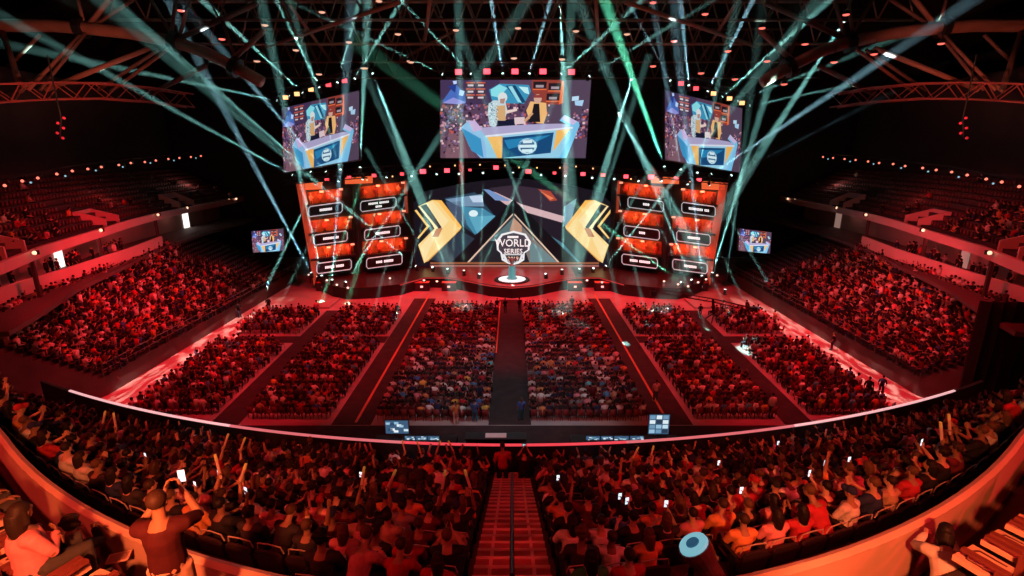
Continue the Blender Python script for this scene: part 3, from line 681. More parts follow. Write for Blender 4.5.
for s in (-1, 1):
    sd = 'left' if s < 0 else 'right'; mx = lambda x: x if s < 0 else 1024-x
    arc = [ony(mx(px), py, 58) for px, py in ((-60,24),(0,25.5),(50,25.5),(85,28),(130,33),(175,42),(205,52),(235,67),(262,82))]
    tub('roof_pipe', f'thick brown curved roof pipe sweeping down on the {sd} side', arc, .62, RUST, 'curved roof pipes', collars=[2.9, 5.0, 7.0])
    # red ring catwalk and the struts that tie it to the pipe
    ring = [ony(mx(px), py, yy) for px, py, yy in ((-60,97,44),(0,93,49),(50,91,53),(100,91,57),(150,95,61),(190,101,65))]
    cat = truss('ring_catwalk', f'red lit ring catwalk truss high on the {sd} side of the hall', 'catwalk', ring, 1.5, mat('catwalk_red',(.42,.09,.08),.5), 'ring catwalks', .09, 1.5)
    top = [(0,25.5),(50,25.5),(85,28),(130,33),(175,42),(205,52),(-40,25),(110,30)]
    bot = [(22,93),(45,92),(22,93),(45,92),(95,91),(150,95),(22,93),(95,91)]
    for i, (a, c) in enumerate((((2,30),(22,90)),((85,30),(28,90)),((88,30),(40,90)),((150,48),(45,90)),((158,50),(98,90)),((175,44),(110,92)),((205,66),(150,94)),((85,28),(78,0)),((92,27),(133,0)),((88,26),(112,-4)),((175,40),(150,-2)),((178,40),(190,0)),((180,38),(258,3)),((170,42),(176,0)),((238,66),(222,20)),((232,60),(265,30)),((0,75),(40,35)),((60,60),(20,92)))):
        A_ = ony(mx(a[0]), a[1], 58); B2 = ony(mx(c[0]), c[1], 58 if c[1] < 60 else 50 + c[0]*.09)
        tub('roof_strut', f'thin brown roof strut on the {sd} side, {ordinal(i+1)} of the lattice by the curved pipe', [A_, B2], .17 if i % 3 else .26, RUST if i % 2 else RUST2, f'lattice struts on the {sd} of the roof', 6)
    # dark fascia wall under the catwalk, between ring and upper tier
# lattice girders that cross the roof
def lattice(pxa, pxb, y, dep, label, r=.16, m_=RUST, n=12, sag=0):
    A_, B2 = ony(*pxa, y), ony(*pxb, y); t = empty('roof_girder', A_, 0, label, 'roof girder', 'lattice girders across the roof')
    lo_ = [A_.lerp(B2, i/n) - A_ - Vector((0,0,sag*math.sin(PI*i/n))) for i in range(n+1)]; hi_ = [p + Vector((0,0,dep + sag*math.sin(PI*i/n))) for i, p in enumerate(lo_)]
    b = MB(); b.tube(lo_, r, 6); b.build('bottom_chord', m_, t); b = MB(); b.tube(hi_, r, 6); b.build('top_chord', m_, t)
    b = MB()
    for i in range(n):
        b.tube([lo_[i], hi_[i].lerp(hi_[i+1], .5)], r*.6, 4); b.tube([hi_[i].lerp(hi_[i+1], .5), lo_[i+1]], r*.6, 4)
    b.build('web', m_, t)
lattice((205,78),(820,78), 80, 4.5, 'dark lattice girder right behind the three hanging screens', .14, RUST2, 26)
lattice((245,62),(780,62), 74, 4.0, 'lattice girder crossing above the centre screen', .15, RUST2, 22)
lattice((180,44),(845,44), 66, 4.5, 'brown lattice girder crossing the roof in front of the screens', .17, RUST, 22)
lattice((110,20),(914,20), 60, 4.5, 'high lattice girder crossing the roof near the top of view', .17, RUST2, 22)
for i, (a, ya, c, yc) in enumerate((((266,47),66,(400,2),52),((330,60),74,(290,5),56),((425,40),66,(430,0),52),((598,40),66,(596,0),52),((700,60),74,(735,5),56),((758,47),66,(625,2),52),((456,30),66,(400,60),80),((568,30),66,(624,60),80))):
    tub('roof_brace', f'orange lit roof brace, {ordinal(i+1)} from the left over the screens', [ony(*a, ya), ony(*c, yc)], .2, RUST, 'roof braces over the screens', 6)
HL = [(181,11.5),(222,40),(265,26),(296,51),(322,13),(349,43),(364,69),(379,2),(398,35),(410,62),(257,62),(319,75),(365,69),(411,63),(456,31),(518,29),(514,59),(576,32),(562,60),(627,35),(653,3.5),(674,42),(705,15),(653,67),(701,74),(762,29),(767,62),(805,45),(834,63),(846,15.5),(874,55),(941,44.5),(728,52),(735,80),(784,85)]
for i, (px, py) in enumerate(HL):
    p = ony(px, py, 57); t = empty('house_lamp', p, 0, f'small round roof lamp glowing {"red" if px > 640 or px < 200 else "amber"}, {ordinal(i+1)} from the left among the roof lamps' if False else f'small round lamp hung under the roof, {ordinal(sorted(HL).index((px,py))+1)} counting from the left', 'lamp', 'house lamps under the roof')
    b = MB(); b.tube([(0,0,.1),(0,0,.35),(0,0,.5)], [.34,.3,.1], 10); b.tube([(0,0,.5),(0,0,1.6)], .03, 4); b.build('shade', BLACK, t)
    b = MB(); b.ball((0,0,.08),(.33,.33,.12),10,6); b.build('lens', mat('house_red',(.6,.1,.08),emit=(1,.16,.12),strength=1.5) if px > 640 or px < 240 else mat('house_amber',(.6,.3,.2),emit=(1,.5,.34),strength=.9), t)
# red signal strings hanging left and right
for s in (-1, 1):
    mx = lambda x: x if s < 0 else 1024-x
    p = ony(mx(61), 118, 46); q2 = ony(mx(60), 138, 46); t = empty('signal_lamp', q2, 0, f'cluster of dim red lamps hanging under the {"left" if s < 0 else "right"} ring catwalk', 'lamp', 'hanging red lamp clusters')
    b = MB(); b.tube([(0,0,0), p-q2, p-q2+Vector((0,0,5))], .06, 5); b.build('cable', BLACK, t)
    b = MB()
    for k in range(5): b.ball((p-q2).lerp(Vector((0,0,0)), k/4)+Vector((.25*(-1)**k,0,0)), .12, 8, 6)
    b.build('bulbs', mat('signal_red',(.5,.02,.03),emit=(1,.03,.06),strength=.35 if s < 0 else .18), t)
# ------------------------------------------------------------------ the hall's shell
CONC = mat('concrete_dark', (.10,.085,.085), .85, noise=.25, nscale=.7)
b = MB(); b.box((-80,-16,-.3),(80,88,0)); struct(b.build('floor', mat('hall_floor', (.45,.38,.37), .55, noise=.22, nscale=.35)))
b = MB(); b.box((-80.5,-16,-.3),(-80,88,44)); struct(b.build('wall_left', ROOFM))
b = MB(); b.box((80,-16,-.3),(80.5,88,44)); struct(b.build('wall_right', ROOFM))
b = MB(); b.box((-80,88,-.3),(80,88.5,44)); struct(b.build('wall_back', ROOFM))
b = MB(); b.box((-80,-16.5,-.3),(80,-16,44)); struct(b.build('wall_front', ROOFM))
# carpet runners between the seat blocks
RUN = mat('carpet_dark', (.045,.022,.024), .9, noise=.3, nscale=1.2)
def runner(name, x0, x1, y0, y1, label, x0b=None, x1b=None, dz=.02):
    x0b = x0 if x0b is None else x0b; x1b = x1 if x1b is None else x1b
    b = MB(); b.slab([[Vector((x0,y0,z)),Vector((x1,y0,z)),Vector((x1b,y1,z)),Vector((x0b,y1,z))] for z in (.004, dz)])
    o = b.build(name, RUN); tag(o, label, 'carpet', 'aisle carpets'); return o
runner('aisle_carpet', -1.6, 1.3, 31.2, 61.5, 'dark carpet runner of the centre aisle leading to the stage')
runner('aisle_carpet', -12.3, -9.6, 31.2, 62, 'dark carpet runner with an orange line left of the centre blocks')
runner('aisle_carpet', 9.6, 12.3, 31.2, 62, 'dark carpet runner with an orange line right of the centre blocks')
runner('aisle_carpet', -20.6, -18.6, 31.2, 57, 'dark carpet runner between the two outer left seat blocks', -21.6, -19.6)
runner('aisle_carpet', 18.6, 20.6, 31.2, 57, 'dark carpet runner between the two outer right seat blocks', 19.6, 21.6)
runner('cross_carpet', -27.5, -12.35, 46.6, 48.4, 'dark carpet crossing the outer left seat blocks', dz=.016)
runner('cross_carpet', 12.35, 27.5, 46.6, 48.4, 'dark carpet crossing the outer right seat blocks', dz=.016)
runner('front_carpet', -29, 29, 27.0, 31.1, 'dark carpet strip behind the last floor rows')
LINE = mat('orange_line', (.75,.22,.10), .5)
for x, sd in ((-10.7,'left'),(10.7,'right')):
    b = MB(); b.box((x-.09,31.5,.022),(x+.09,64,.05)); tag(b.build('cable_cover', LINE), f'long orange cable cover along the {sd} aisle carpet', 'cable cover', 'cable covers')
b = MB(); b.box((-1.52,44,.022),(-1.40,60.5,.05)); tag(b.build('cable_cover', LINE), 'orange cable cover beside the far half of the centre aisle', 'cable cover', 'cable covers')

# ------------------------------------------------------------------ near bowl: rail, rows, stairs, parapet, walkway
NR = 13
def rowY(i, x):
    k = .011 + .025*(max(i,0)/12.0)**2; x0 = 10 + (12-i)*.42; x = abs(x); q_ = min(x, x0)
    return 15.95 - .86*i + k*q_*q_ + 2*k*x0*(x-q_)
def rowZ(i): return 6.4 + .44*i
def railY(x): return 16.5 + .0112*x*x
def paraY(x):
    x = abs(x); q_ = min(x, 9.6); return 4.84 + .0398*q_*q_ + .70*(x-q_)
XS = [x*1.0 for x in range(-22, 23)]
STEP = mat('bowl_concrete', (.11,.06,.06), .8, noise=.3, nscale=1.0)
b = MB()
_FY = {}
def frontY(i, x):
    if (i, x) not in _FY: _FY[(i, x)] = rowY(i, x) + .40 if i == 0 else min(rowY(i, x) + .40, frontY(i-1, x) - .16)
    return _FY[(i, x)]
for i in range(NR):
    A = [Vector((x, frontY(i,x), rowZ(i))) for x in XS]
    Bk = [Vector((x, frontY(i+1,x) if i < NR-1 else rowY(i,x)-.55, rowZ(i))) for x in XS]
    b.strip(A, Bk)
    if i < NR-1: b.strip(Bk, [v + Vector((0,0,.44)) for v in Bk])
struct(b.build('floor_bowl', STEP))
b = MB()
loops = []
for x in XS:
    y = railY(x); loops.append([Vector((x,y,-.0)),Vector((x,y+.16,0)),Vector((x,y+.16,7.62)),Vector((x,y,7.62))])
b.slab(loops); struct(b.build('wall_bowl_front', mat('bowl_front_teal_light', (.016,.022,.026), .4, noise=.8, nscale=.5)))  # the mottling paints patches of teal light into the wall colour
b = MB(); b.strip([Vector((x, frontY(0,x), 6.4)) for x in XS], [Vector((x, railY(x), 6.4)) for x in XS]); struct(b.build('floor_bowl_front', STEP))
# the lit strip on the rail: white at the sides, red in the middle
t = empty('led_rail', (0, railY(0), 7.62), 0, 'long curved rail topped by a thin glowing strip in front of the lower bowl', 'rail')
def railpart(xa, xb, m_, nm):
    b = MB(); n = 24; lp = []
    for k in range(n+1):
        x = xa + (xb-xa)*k/n; y = railY(x) - railY(0)
        lp.append([Vector((x,y-.01,0)),Vector((x,y+.10,0)),Vector((x,y+.10,.045)),Vector((x,y-.01,.045))])
    b.slab(lp); return b.build(nm, m_, t)
railpart(-19.8, -11, mat('rail_white', (.5,.5,.5), emit=(1,.55,.56), strength=.85), 'glow_strip')
railpart(-11, -4.0, mat('rail_pink', (.5,.3,.3), emit=(1,.26,.3), strength=.55), 'glow_strip')
railpart(-4.0, 4.2, mat('rail_red', (.5,.1,.1), emit=(1,.08,.11), strength=.75), 'glow_strip')
railpart(4.2, 11, MATS['rail_pink'], 'glow_strip'); railpart(11, 19.8, MATS['rail_white'], 'glow_strip')
# stairs
RISER = mat('stair_red', (.46,.12,.12), .7, noise=.15, nscale=2)
NOSE = mat('stair_nosing', (.85,.45,.42), .6)
st = empty('stairs', (0, rowY(0,0)+.4, 6.4), 0, 'red lit aisle stairs running down the middle of the lower bowl', 'stairs'); iv = -Vector((0, rowY(0,0)+.4, 6.4))
for k in range(26):
    i = k/2; y1 = 16.35 - .86*i; z = 6.4 + .44*i + (.22 if True else 0); 
    b = MB(); b.box((-.62, y1-.47, z-.6), (.62, y1, z)); o = b.build('step', RISER, st, loc=iv)
    b = MB(); b.box((-.62, y1-.05, z), (.62, y1+.01, z+.012)); 
    for s in (-1,1): b.box((s*.36-.03, y1-.43, z+.001), (s*.36+.03, y1-.05, z+.010))
    b.build('nosing', NOSE, o)
b = MB(); 
pts = [Vector((0, 16.0-.86*i, 6.62+.44*i+.55)) for i in range(2, 13)]
b.tube(pts, .035, 6)
for i in range(2, 13, 2): b.tube([(0,16.0-.86*i,6.62+.44*i-.1),(0,16.0-.86*i,6.62+.44*i+.55)], .03, 5)
tag(b.build('handrail', BLACK), 'thin dark handrail running down the middle of the red stairs', 'handrail')
# parapet
PARA = mat('parapet_paint', (.72,.50,.40), .5, noise=.10, nscale=.8)
XP = [x*.5 for x in range(-40, 41)]
b = MB(); b.slab([[Vector((x,paraY(x),10.6)),Vector((x,paraY(x)+.16,10.6)),Vector((x,paraY(x)+.16,12.8)),Vector((x,paraY(x)+.08,12.84)),Vector((x,paraY(x),12.8))] for x in XP])
o = b.build('wall_parapet', PARA); struct(o)
b = MB(); b.slab([[Vector((x,paraY(x)-.01,11.7)),Vector((x,paraY(x)-.0,11.95)),Vector((x,paraY(x)-.05,11.9)),Vector((x,paraY(x)-.05,11.7))] for x in XP])
o = b.build('baseboard_parapet', mat('parapet_base',(.35,.16,.12),.6)); struct(o)
b = MB(); b.slab([[Vector((x,paraY(x)-.0,11.5)),Vector((x,paraY(x)-.0,11.7)),Vector((x,min(paraY(x)-.9,14),11.7)),Vector((x,min(paraY(x)-.9,14),11.5))] for x in XP])
struct(b.build('floor_walkway', mat('walkway_floor', (.16,.06,.055), .5, noise=.2, nscale=1.5)))
b = MB(); b.slab([[Vector((x,min(paraY(x)-.80,13.9),11.5)),Vector((x,min(paraY(x)-.80,13.9),12.95)),Vector((x,-15.9,12.95)),Vector((x,-15.9,11.5))] for x in XP])
struct(b.build('floor_upper_tier', mat('upper_tier', (.05,.03,.03), .8, noise=.2)))

# ------------------------------------------------------------------ side stands, corridors, upper tiers
def poly_on(pts, z): return [onz(px, py, z) for px, py in pts]
def sub(pl, v):
    """point at fraction v of a polyline"""
    L = [0]
    for a, c in zip(pl, pl[1:]): L.append(L[-1] + (c-a).length)
    s = v*L[-1]
    for i in range(len(pl)-1):
        if s <= L[i+1] or i == len(pl)-2:
            return pl[i].lerp(pl[i+1], (s-L[i])/(L[i+1]-L[i]))
def offset(pl, d):
    out = []
    for i, p in enumerate(pl):
        t = (pl[min(i+1,len(pl)-1)] - pl[max(i-1,0)]).normalized(); n = Vector((-t.y, t.x, 0)); n = n if n.x*p.x > 0 else -n; out.append(p + n*d)
    return out
def mirror(pl): return [Vector((-p.x, p.y, p.z)) for p in pl]
def smooth(pl, n=28): return [sub(pl, k/n) for k in range(n+1)]
BACKL = smooth(poly_on([(-40,337),(0,318),(43,298),(100,275),(130,263),(168,247),(196,236)], 7.0))
FRONTL = [Vector((-30.8, 35.6 + (71-35.6)*k/28, 1.5)) for k in range(29)]
PARL = smooth(poly_on([(-40,304),(0,288),(36,277),(70,267),(130,248),(162,236)], 8.6))
FASL = smooth(poly_on([(-40,277),(0,263),(43,246),(104,228),(130,220),(158,213),(187,207),(229,199.5),(244,196)], 11.0), 36)
STANDN = 16
STAND = mat('stand_concrete', (.07,.04,.042), .85, noise=.25, nscale=.6)
PINK = mat('balcony_paint', (.78,.55,.53), .6, noise=.08, nscale=.3)
CORR = mat('corridor_wall', (.42,.33,.31), .7, noise=.12, nscale=.3)
SEATC = mat('seat_plastic', (.10,.035,.04), .5)
STANDS = {}
for s in (-1, 1):
    sd = 'left' if s < 0 else 'right'; mm = (lambda p: p) if s < 0 else mirror
    fr, bk, pa, fa = mm(FRONTL), mm(BACKL), mm(PARL), mm(FASL)
    # beyond the stand's back the rows keep their pitch
    STANDS[sd] = (fr, bk)
    b = MB(); rows = [[a.lerp(c, n/(STANDN)) for a, c in zip(fr, bk)] for n in range(STANDN+1)]
    for n in range(STANDN):
        z0 = rows[n][0].z; up = [Vector((p.x,p.y,z0)) for p in rows[n+1]]; b.strip(rows[n], up); b.strip(up, [Vector((p.x,p.y,rows[n+1][0].z)) for p in rows[n+1]])
    b.strip([Vector((p.x,p.y,0)) for p in rows[0]], rows[0])                                    # front wall
    for e in (0, -1):                                                                           # end walls
        for n in range(STANDN):
            a, c = rows[n][e], rows[n+1][e]; b.add([Vector((a.x,a.y,0)),Vector((c.x,c.y,0)),Vector((c.x,c.y,a.z)),Vector((a.x,a.y,a.z))], [(0,1,2,3)])
    struct(b.build('floor_stand_'+sd, STAND))
    # railing along the stand's front and its near end
    t = empty('railing', fr[0], 0, f'thin metal railing along the front edge of the {sd} stand', 'railing', 'stand railings'); iv = -fr[0]
    b = MB()
    for h in (.55, 1.0): b.tube([p+iv+Vector((0,0,h)) for p in fr], .035, 5)
    b.build('rails', STEEL, t); b = MB()
    for p in fr[::2]: b.tube([p+iv, p+iv+Vector((0,0,1))], .03, 4)
    b.build('posts', STEEL, t)
    # pink parapet of the corridor level (groove along it)
    b = MB(); o2 = offset(pa, .22)
    b.slab([[Vector((p.x,p.y,6.6)),Vector((p.x,p.y,7.45)),Vector((p.x,p.y,8.6)),Vector((q_.x,q_.y,8.6)),Vector((q_.x,q_.y,6.6))] for p, q_ in zip(pa, o2)])
    struct(b.build('wall_balcony_'+sd, PINK))
    b = MB(); i1 = offset(pa, -.05); b.slab([[Vector((p.x,p.y,7.30)),Vector((p.x,p.y,7.52)),Vector((q_.x,q_.y,7.52)),Vector((q_.x,q_.y,7.30))] for p, q_ in zip(i1, pa)]); struct(b.build('trim_1' if s < 0 else 'trim_2', mat('groove',(.10,.02,.025),.7)))
    fl = offset(fa, .6); bw = offset(fa, 5.0)
    b = MB(); b.slab([[Vector((p.x,p.y,7.2)),Vector((p.x,p.y,7.5)),Vector((q_.x,q_.y,7.5)),Vector((q_.x,q_.y,7.2))] for p, q_ in zip(offset(fa,-1.5), bw)]); struct(b.build('floor_corridor_'+sd, mat('corridor_floor',(.12,.07,.07),.7)))
    b = MB(); b.slab([[Vector((p.x,p.y,7.5)),Vector((p.x,p.y,10.5)),Vector((q_.x,q_.y,10.5)),Vector((q_.x,q_.y,7.5))] for p, q_ in zip(offset(fa,4.0), offset(fa,4.3))]); struct(b.build('wall_corridor_'+sd, CORR))
    # upper tier: fascia and rows
    b = MB(); b.slab([[Vector((p.x,p.y,10.25)),Vector((p.x,p.y,11.0)),Vector((q_.x,q_.y,11.0)),Vector((q_.x,q_.y,10.25))] for p, q_ in zip(fa, offset(fa,.3))]); struct(b.build('wall_fascia_'+sd, PINK))
    b = MB(); UT = [offset(fa, .3+.85*n) for n in range(12)]
    for n in range(11):
        z0 = 10.5+.48*n; up = [Vector((p.x,p.y,z0)) for p in UT[n+1]]; b.strip([Vector((p.x,p.y,z0)) for p in UT[n]], up); b.strip(up, [v+Vector((0,0,.48)) for v in up])
    struct(b.build('floor_upper_'+sd, STAND)); STANDS[sd+'_upper'] = UT
    b = MB(); top = offset(fa, 9.8); b.strip([Vector((p.x,p.y,15.6)) for p in top], [Vector((p.x,p.y,26)) for p in top]); struct(b.build('wall_upper_'+sd, ROOFM))
    # vomitory walls of the upper tier
    def vom(v0, i, depth, hgt):
        p = sub(fa, v0); t_ = (sub(fa, min(1, v0+.02)) - p).normalized(); n = Vector((-t_.y,t_.x,0)) if s < 0 else Vector((t_.y,-t_.x,0))
        n = n if n.x*s > 0 else -n
        e = empty('vomitory', Vector((p.x,p.y,10.5)), 0, f'pale walled stair opening in the {sd} upper tier, {ordinal(i)} from the near end', 'stair opening', 'stair openings of the upper tiers')
        for k in (-1, 1):
            b = MB(); o_ = t_*k*1.5; w_ = t_*.22
            b.slab([[o_+w_*j + n*.9 + Vector((0,0,0)), o_+w_*j + n*depth, o_+w_*j + n*depth + Vector((0,0,hgt+.6)), o_+w_*j + n*.9 + Vector((0,0,1.05))] for j in (0, 1)]); b.build('side_wall', PINK, e)
        b = MB(); b.slab([[t_*-1.5+n*(depth+j), t_*1.7+n*(depth+j), t_*1.7+n*(depth+j)+Vector((0,0,hgt+.6)), t_*-1.5+n*(depth+j)+Vector((0,0,hgt+.6))] for j in (0,.25)]); b.build('back_wall', PINK, e)
    for i, (v0, dp, hg) in enumerate(((.155,3.0,1.2),(.44,3.2,1.2),(.73,3.2,1.5))): vom(v0, i+1, dp, hg)
    # doors and columns of the corridor
    mx = lambda x: x if s < 0 else 1024-x
    for i, (px, py) in enumerate(((57,252),(186,217))):
        d_ = offset(fa, 3.95); best = min(d_[1:-1], key=lambda p: abs(pix((p.x,p.y,8.6))[0]-mx(px)))
        k = d_.index(best); t_ = (d_[k+1]-d_[k-1]).normalized(); n = Vector((best.x*0+t_.y, -t_.x, 0)); n = n if n.x*s < 0 else -n
        o = MB(); ww = .62
        o.slab([[best+t_*-ww+n*j+Vector((0,0,7.5-best.z)), best+t_*ww+n*j+Vector((0,0,7.5-best.z)), best+t_*ww+n*j+Vector((0,0,10.1-best.z)), best+t_*-ww+n*j+Vector((0,0,10.1-best.z))] for j in (-.02,.06)])
        struct(o.build(f'door_{(1 if s < 0 else 3)+i}', mat('lit_doorway',(.8,.8,.75),emit=(1,.92,.82),strength=1.5) if s < 0 else mat('dim_doorway',(.6,.5,.45),emit=(1,.6,.5),strength=.22)))
    for i, (px, py) in enumerate(((35,253),(101,230.5),(158,215),(187,208),(229,200),(236,199))):
        p = min(fa, key=lambda p: abs(pix(p)[0]-mx(px))); p0 = onz(mx(px), py, 10.85)
        e = empty('column_lamp', (p0.x-s*.15, p0.y-.15, 10.9), 0, f'small warm lamp on the fascia of the {sd} upper tier, {ordinal(i+1)} from the near end', 'lamp', 'lamps on the balcony fascia')
        b = MB(); b.cbox((0,.1,.0),(.3,.2,.3)); b.build('body', BLACK, e); b = MB(); b.ball((0,-.05,0), .15, 8, 6); b.build('bulb', mat('fascia_bulb',(.8,.6,.4),emit=(1,.52,.32),strength=1.9), e)
        if i in (0,1,2):
            b = MB(); q_ = sub(offset(fa,.2), 0); b.tube([(p0.x+s*.5,p0.y+.1,7.5),(p0.x+s*.5,p0.y+.1,10.3)], .16, 6); tag(b.build('corridor_post', mat('post_dark',(.06,.03,.03),.6)), f'dark post under the {ordinal(i+1)} fascia lamp of the {sd} balcony', 'post', 'corridor posts')
    # row of small lamps high on the side
    R1 = [(5,185.5),(22.5,181),(38,178),(57,174),(72.5,171),(88,169),(101.5,167),(119,165),(131,163),(145,162),(156,160.5),(168.5,159),(179.5,158),(191,157),(201,156)]
    R2 = [(31,182.5),(65.5,176),(96,170.5),(123,167),(150.5,163),(174,160.5),(196,158)]
    railpts = []
    for kind, R in ((0, R1), (1, R2)):
        for i, (px, py) in enumerate(R):
            if s > 0: py += 1.0
            p = onx(mx(px), py, s*(39.5 + 4.5*px/200))
            e = empty('gallery_lamp', p, 0, f'tiny {"red" if kind == 0 else "bluish"} lamp in the row above the {sd} upper tier, {ordinal(i+1)} from the near end', 'lamp', f'{"red" if kind == 0 else "bluish"} lamps above the {sd} tier')
            b = MB(); b.tube([(0,.05,.0),(0,.3,.1),(0,.32,.5)], [.16,.12,.04], 7); b.build('body', BLACK, e)
            b = MB(); b.ball((0,-.02,0), .115 if kind == 0 else .085, 8, 6); b.build('lens', mat('gallery_red',(.6,.3,.2),emit=(1,.20,.13) if kind == 0 else (.4,.7,.8),strength=1.7) if kind == 0 else mat('gallery_blue',(.3,.4,.5),emit=(.35,.7,.85),strength=.7), e)
            if kind == 0: railpts.append(p + Vector((0,.32,.5)))
    b = MB(); b.tube(railpts, .07, 5); tag(b.build('lamp_rail', BLACK), f'black pipe carrying the row of small lamps above the {sd} upper tier', 'pipe', 'lamp pipes')
# black drape wall that closes the right stand towards the camera
b = MB(); dp = [onz(977,392,0), onz(1040,420,0)]
D0, D1 = Vector((29.8,31.0,0)), Vector((37,30.4,0)); n_ = 20
F_ = [D0.lerp(D1, k/n_) + Vector((0,.18*(-1)**k,0)) for k in range(n_+1)]
b.slab([[Vector((p.x,p.y,0)), Vector((p.x,p.y,8.8)), Vector((p.x,p.y+.12,8.8)), Vector((p.x,p.y+.12,0))] for p in F_])
tag(b.build('black_drape', mat('drape',(.008,.007,.008),.95)), 'tall black drape closing the near end of the right stand', 'drape')

# ------------------------------------------------------------------ control desks behind the rail
DESK = mat('desk_black', (.02,.02,.022), .5)
def desk(x0, x1, y, label):
    t = empty('control_desk', ((x0+x1)/2, y, .02), 0, label, 'desk', 'control desks'); h = (x1-x0)/2
    b = MB(); b.box((-h,-.4,.86),(h,.4,.92)); b.build('table_top', DESK, t)
    b = MB(); b.box((-h,.36,.05),(h,.40,.86)); b.build('front_cloth', mat('desk_cloth',(.015,.014,.016),.9), t)
    for sx in (-h+.08, h-.08):
        for sy in (-.34,.3): b = MB(); b.tube([(sx,sy,0),(sx,sy,.86)], .03, 5); b.build('leg', BLACK, t)
    return t
desk(-8.4, -3.4, 28.0, 'long black control desk left of the aisle behind the rail'); desk(-2.9, .9, 28.3, 'short black control desk with a white lit top at the foot of the aisle'); desk(3.6, 10.2, 28.0, 'long black control desk right of the aisle behind the rail')
b = MB(); b.box((-1.6,-.25,.925),(-.3,.25,.95)); tag(b.build('script_sheets', mat('paper',(.85,.75,.75),.7,emit=(.9,.5,.52),strength=.06), loc=(-.05,28.3,.02)), 'white papers with a painted glow on the short control desk', 'papers')  # faint emission paints the white light lying on the table top
def monitor_at(name, px0, px1, py0, py1, y, label, cat, grp, zt, kind):
    a, c = ony(px0, py1, y), ony(px1, py0, y); w_ = c.x-a.x; h = max(.2, c.z-a.z); t = empty(name, ((a.x+c.x)/2, y, zt), 0, label, cat, grp)
    z0 = a.z - zt
    b = MB(); b.box((-w_/2-.03,.0,z0-.03),(w_/2+.03,.07,z0+h+.03)); b.build('housing', BLACK, t)
    b = MB(); b.box((-.22,-.14,.0),(.22,.2,.03)); b.box((-.04,.07,.0),(.04,.11,max(.06,z0+.1))); b.build('foot', BLACK, t)
    p = Pic(); r = random.Random(int(px0)); p.p([(0,0),(1,0),(1,1),(0,1)], srgb(60,90,120))
    if kind == 'grid':
        for rr in range(4):
            for cc in range(3):
                x, yy = .04+cc*.32, .05+rr*.24; p.p([(x,yy),(x+.27,yy),(x+.27,yy+.19),(x,yy+.19)], srgb(*r.choice([(190,220,235),(150,190,215),(40,60,80),(220,235,240),(110,150,180)])), 1)
    else:
        for k in range(9):
            x, yy = r.uniform(0,.8), r.uniform(.05,.75); p.p([(x,yy),(x+.2,yy),(x+.2,yy+.18),(x,yy+.18)], srgb(*r.choice([(200,225,240),(150,190,215),(40,70,100),(110,160,180),(230,240,245)])), 1)
    p.build('picture', lambda u, v, d: Vector((-w_/2+u*w_, -d*.5, z0+v*h)), 1.0, t)
monitor_at('desk_monitor', 386, 408, 420.5, 433.5, 28.2, 'bright control monitor standing at the left end of the left control desk', 'monitor', 'control monitors', .94, 'mix')
monitor_at('desk_monitor', 648, 670, 414.5, 434, 28.2, 'bright control monitor with rows of small pictures, right end of the right desk', 'monitor', 'control monitors', .94, 'grid')
for i, (a, c, s_) in enumerate(((405,415,'left'),(416,427,'left'),(428,439,'left'),(586,600,'right'),(601,613,'right'),(614,629,'right'),(630,644,'right'))):
    monitor_at('laptop', a, c, 436.0, 440.5, 27.8, f'glowing laptop screen on the {s_} control desk, {ordinal(i+1 if i < 3 else i-2)} from its left end', 'laptop', 'laptops on the control desks', .94, 'mix')

# ------------------------------------------------------------------ camera crane on the floor right of the stage
p0 = onz(713, 321, 0)
t = empty('camera_crane', p0, 0, 'dark camera crane with a long arm standing right of the stage front', 'camera crane')
J = lambda px, py: ony(px, py, p0.y) - p0
b = MB()
for k in range(3): b.tube([(0,0,.9),(1.0*math.cos(k*2.1),1.0*math.sin(k*2.1),0)], .07, 5)
b.build('tripod', BLACK, t)
b = MB(); b.tube([(0,0,.7),J(713,299)], .14, 8); b.build('column', BLACK, t)
b = MB(); 
for dz in (0, .35): b.tube([J(655,292)+Vector((0,0,dz)), J(713,302)+Vector((0,0,dz)), J(752,311)+Vector((0,0,dz))], .07, 5)
for k in range(12):
    a = J(655,292).lerp(J(752,311), k/12); c = J(655,292).lerp(J(752,311), (k+.5)/12); b.tube([a, c+Vector((0,0,.35))], .03, 4)
b.build('arm', DARK, t)
b = MB(); b.cbox(J(752,311)+Vector((0,0,.1)), (.9,.5,.7)); b.build('counterweight', BLACK, t)
b = MB(); b.cbox(J(655,292)+Vector((-.2,-.1,-.1)), (.6,.4,.45)); b.tube([J(655,292)+Vector((-.2,-.3,-.1)), J(655,292)+Vector((-.2,-.75,-.15))], .13, 8); b.build('camera_head', BLACK, t)
# low platforms with carpets of light beyond the outer blocks
for s in (-1, 1):
    sd = 'left' if s < 0 else 'right'
    b = MB(); x0, x1 = sorted((s*21.5, s*27.0)); b.box((x0,57.6,0),(x1,61.6,.25)); o = b.build('side_platform', mat('platform_grey',(.45,.38,.36),.6)); tag(o, f'low grey platform beyond the outer {sd} seat block', 'platform', 'side platforms')
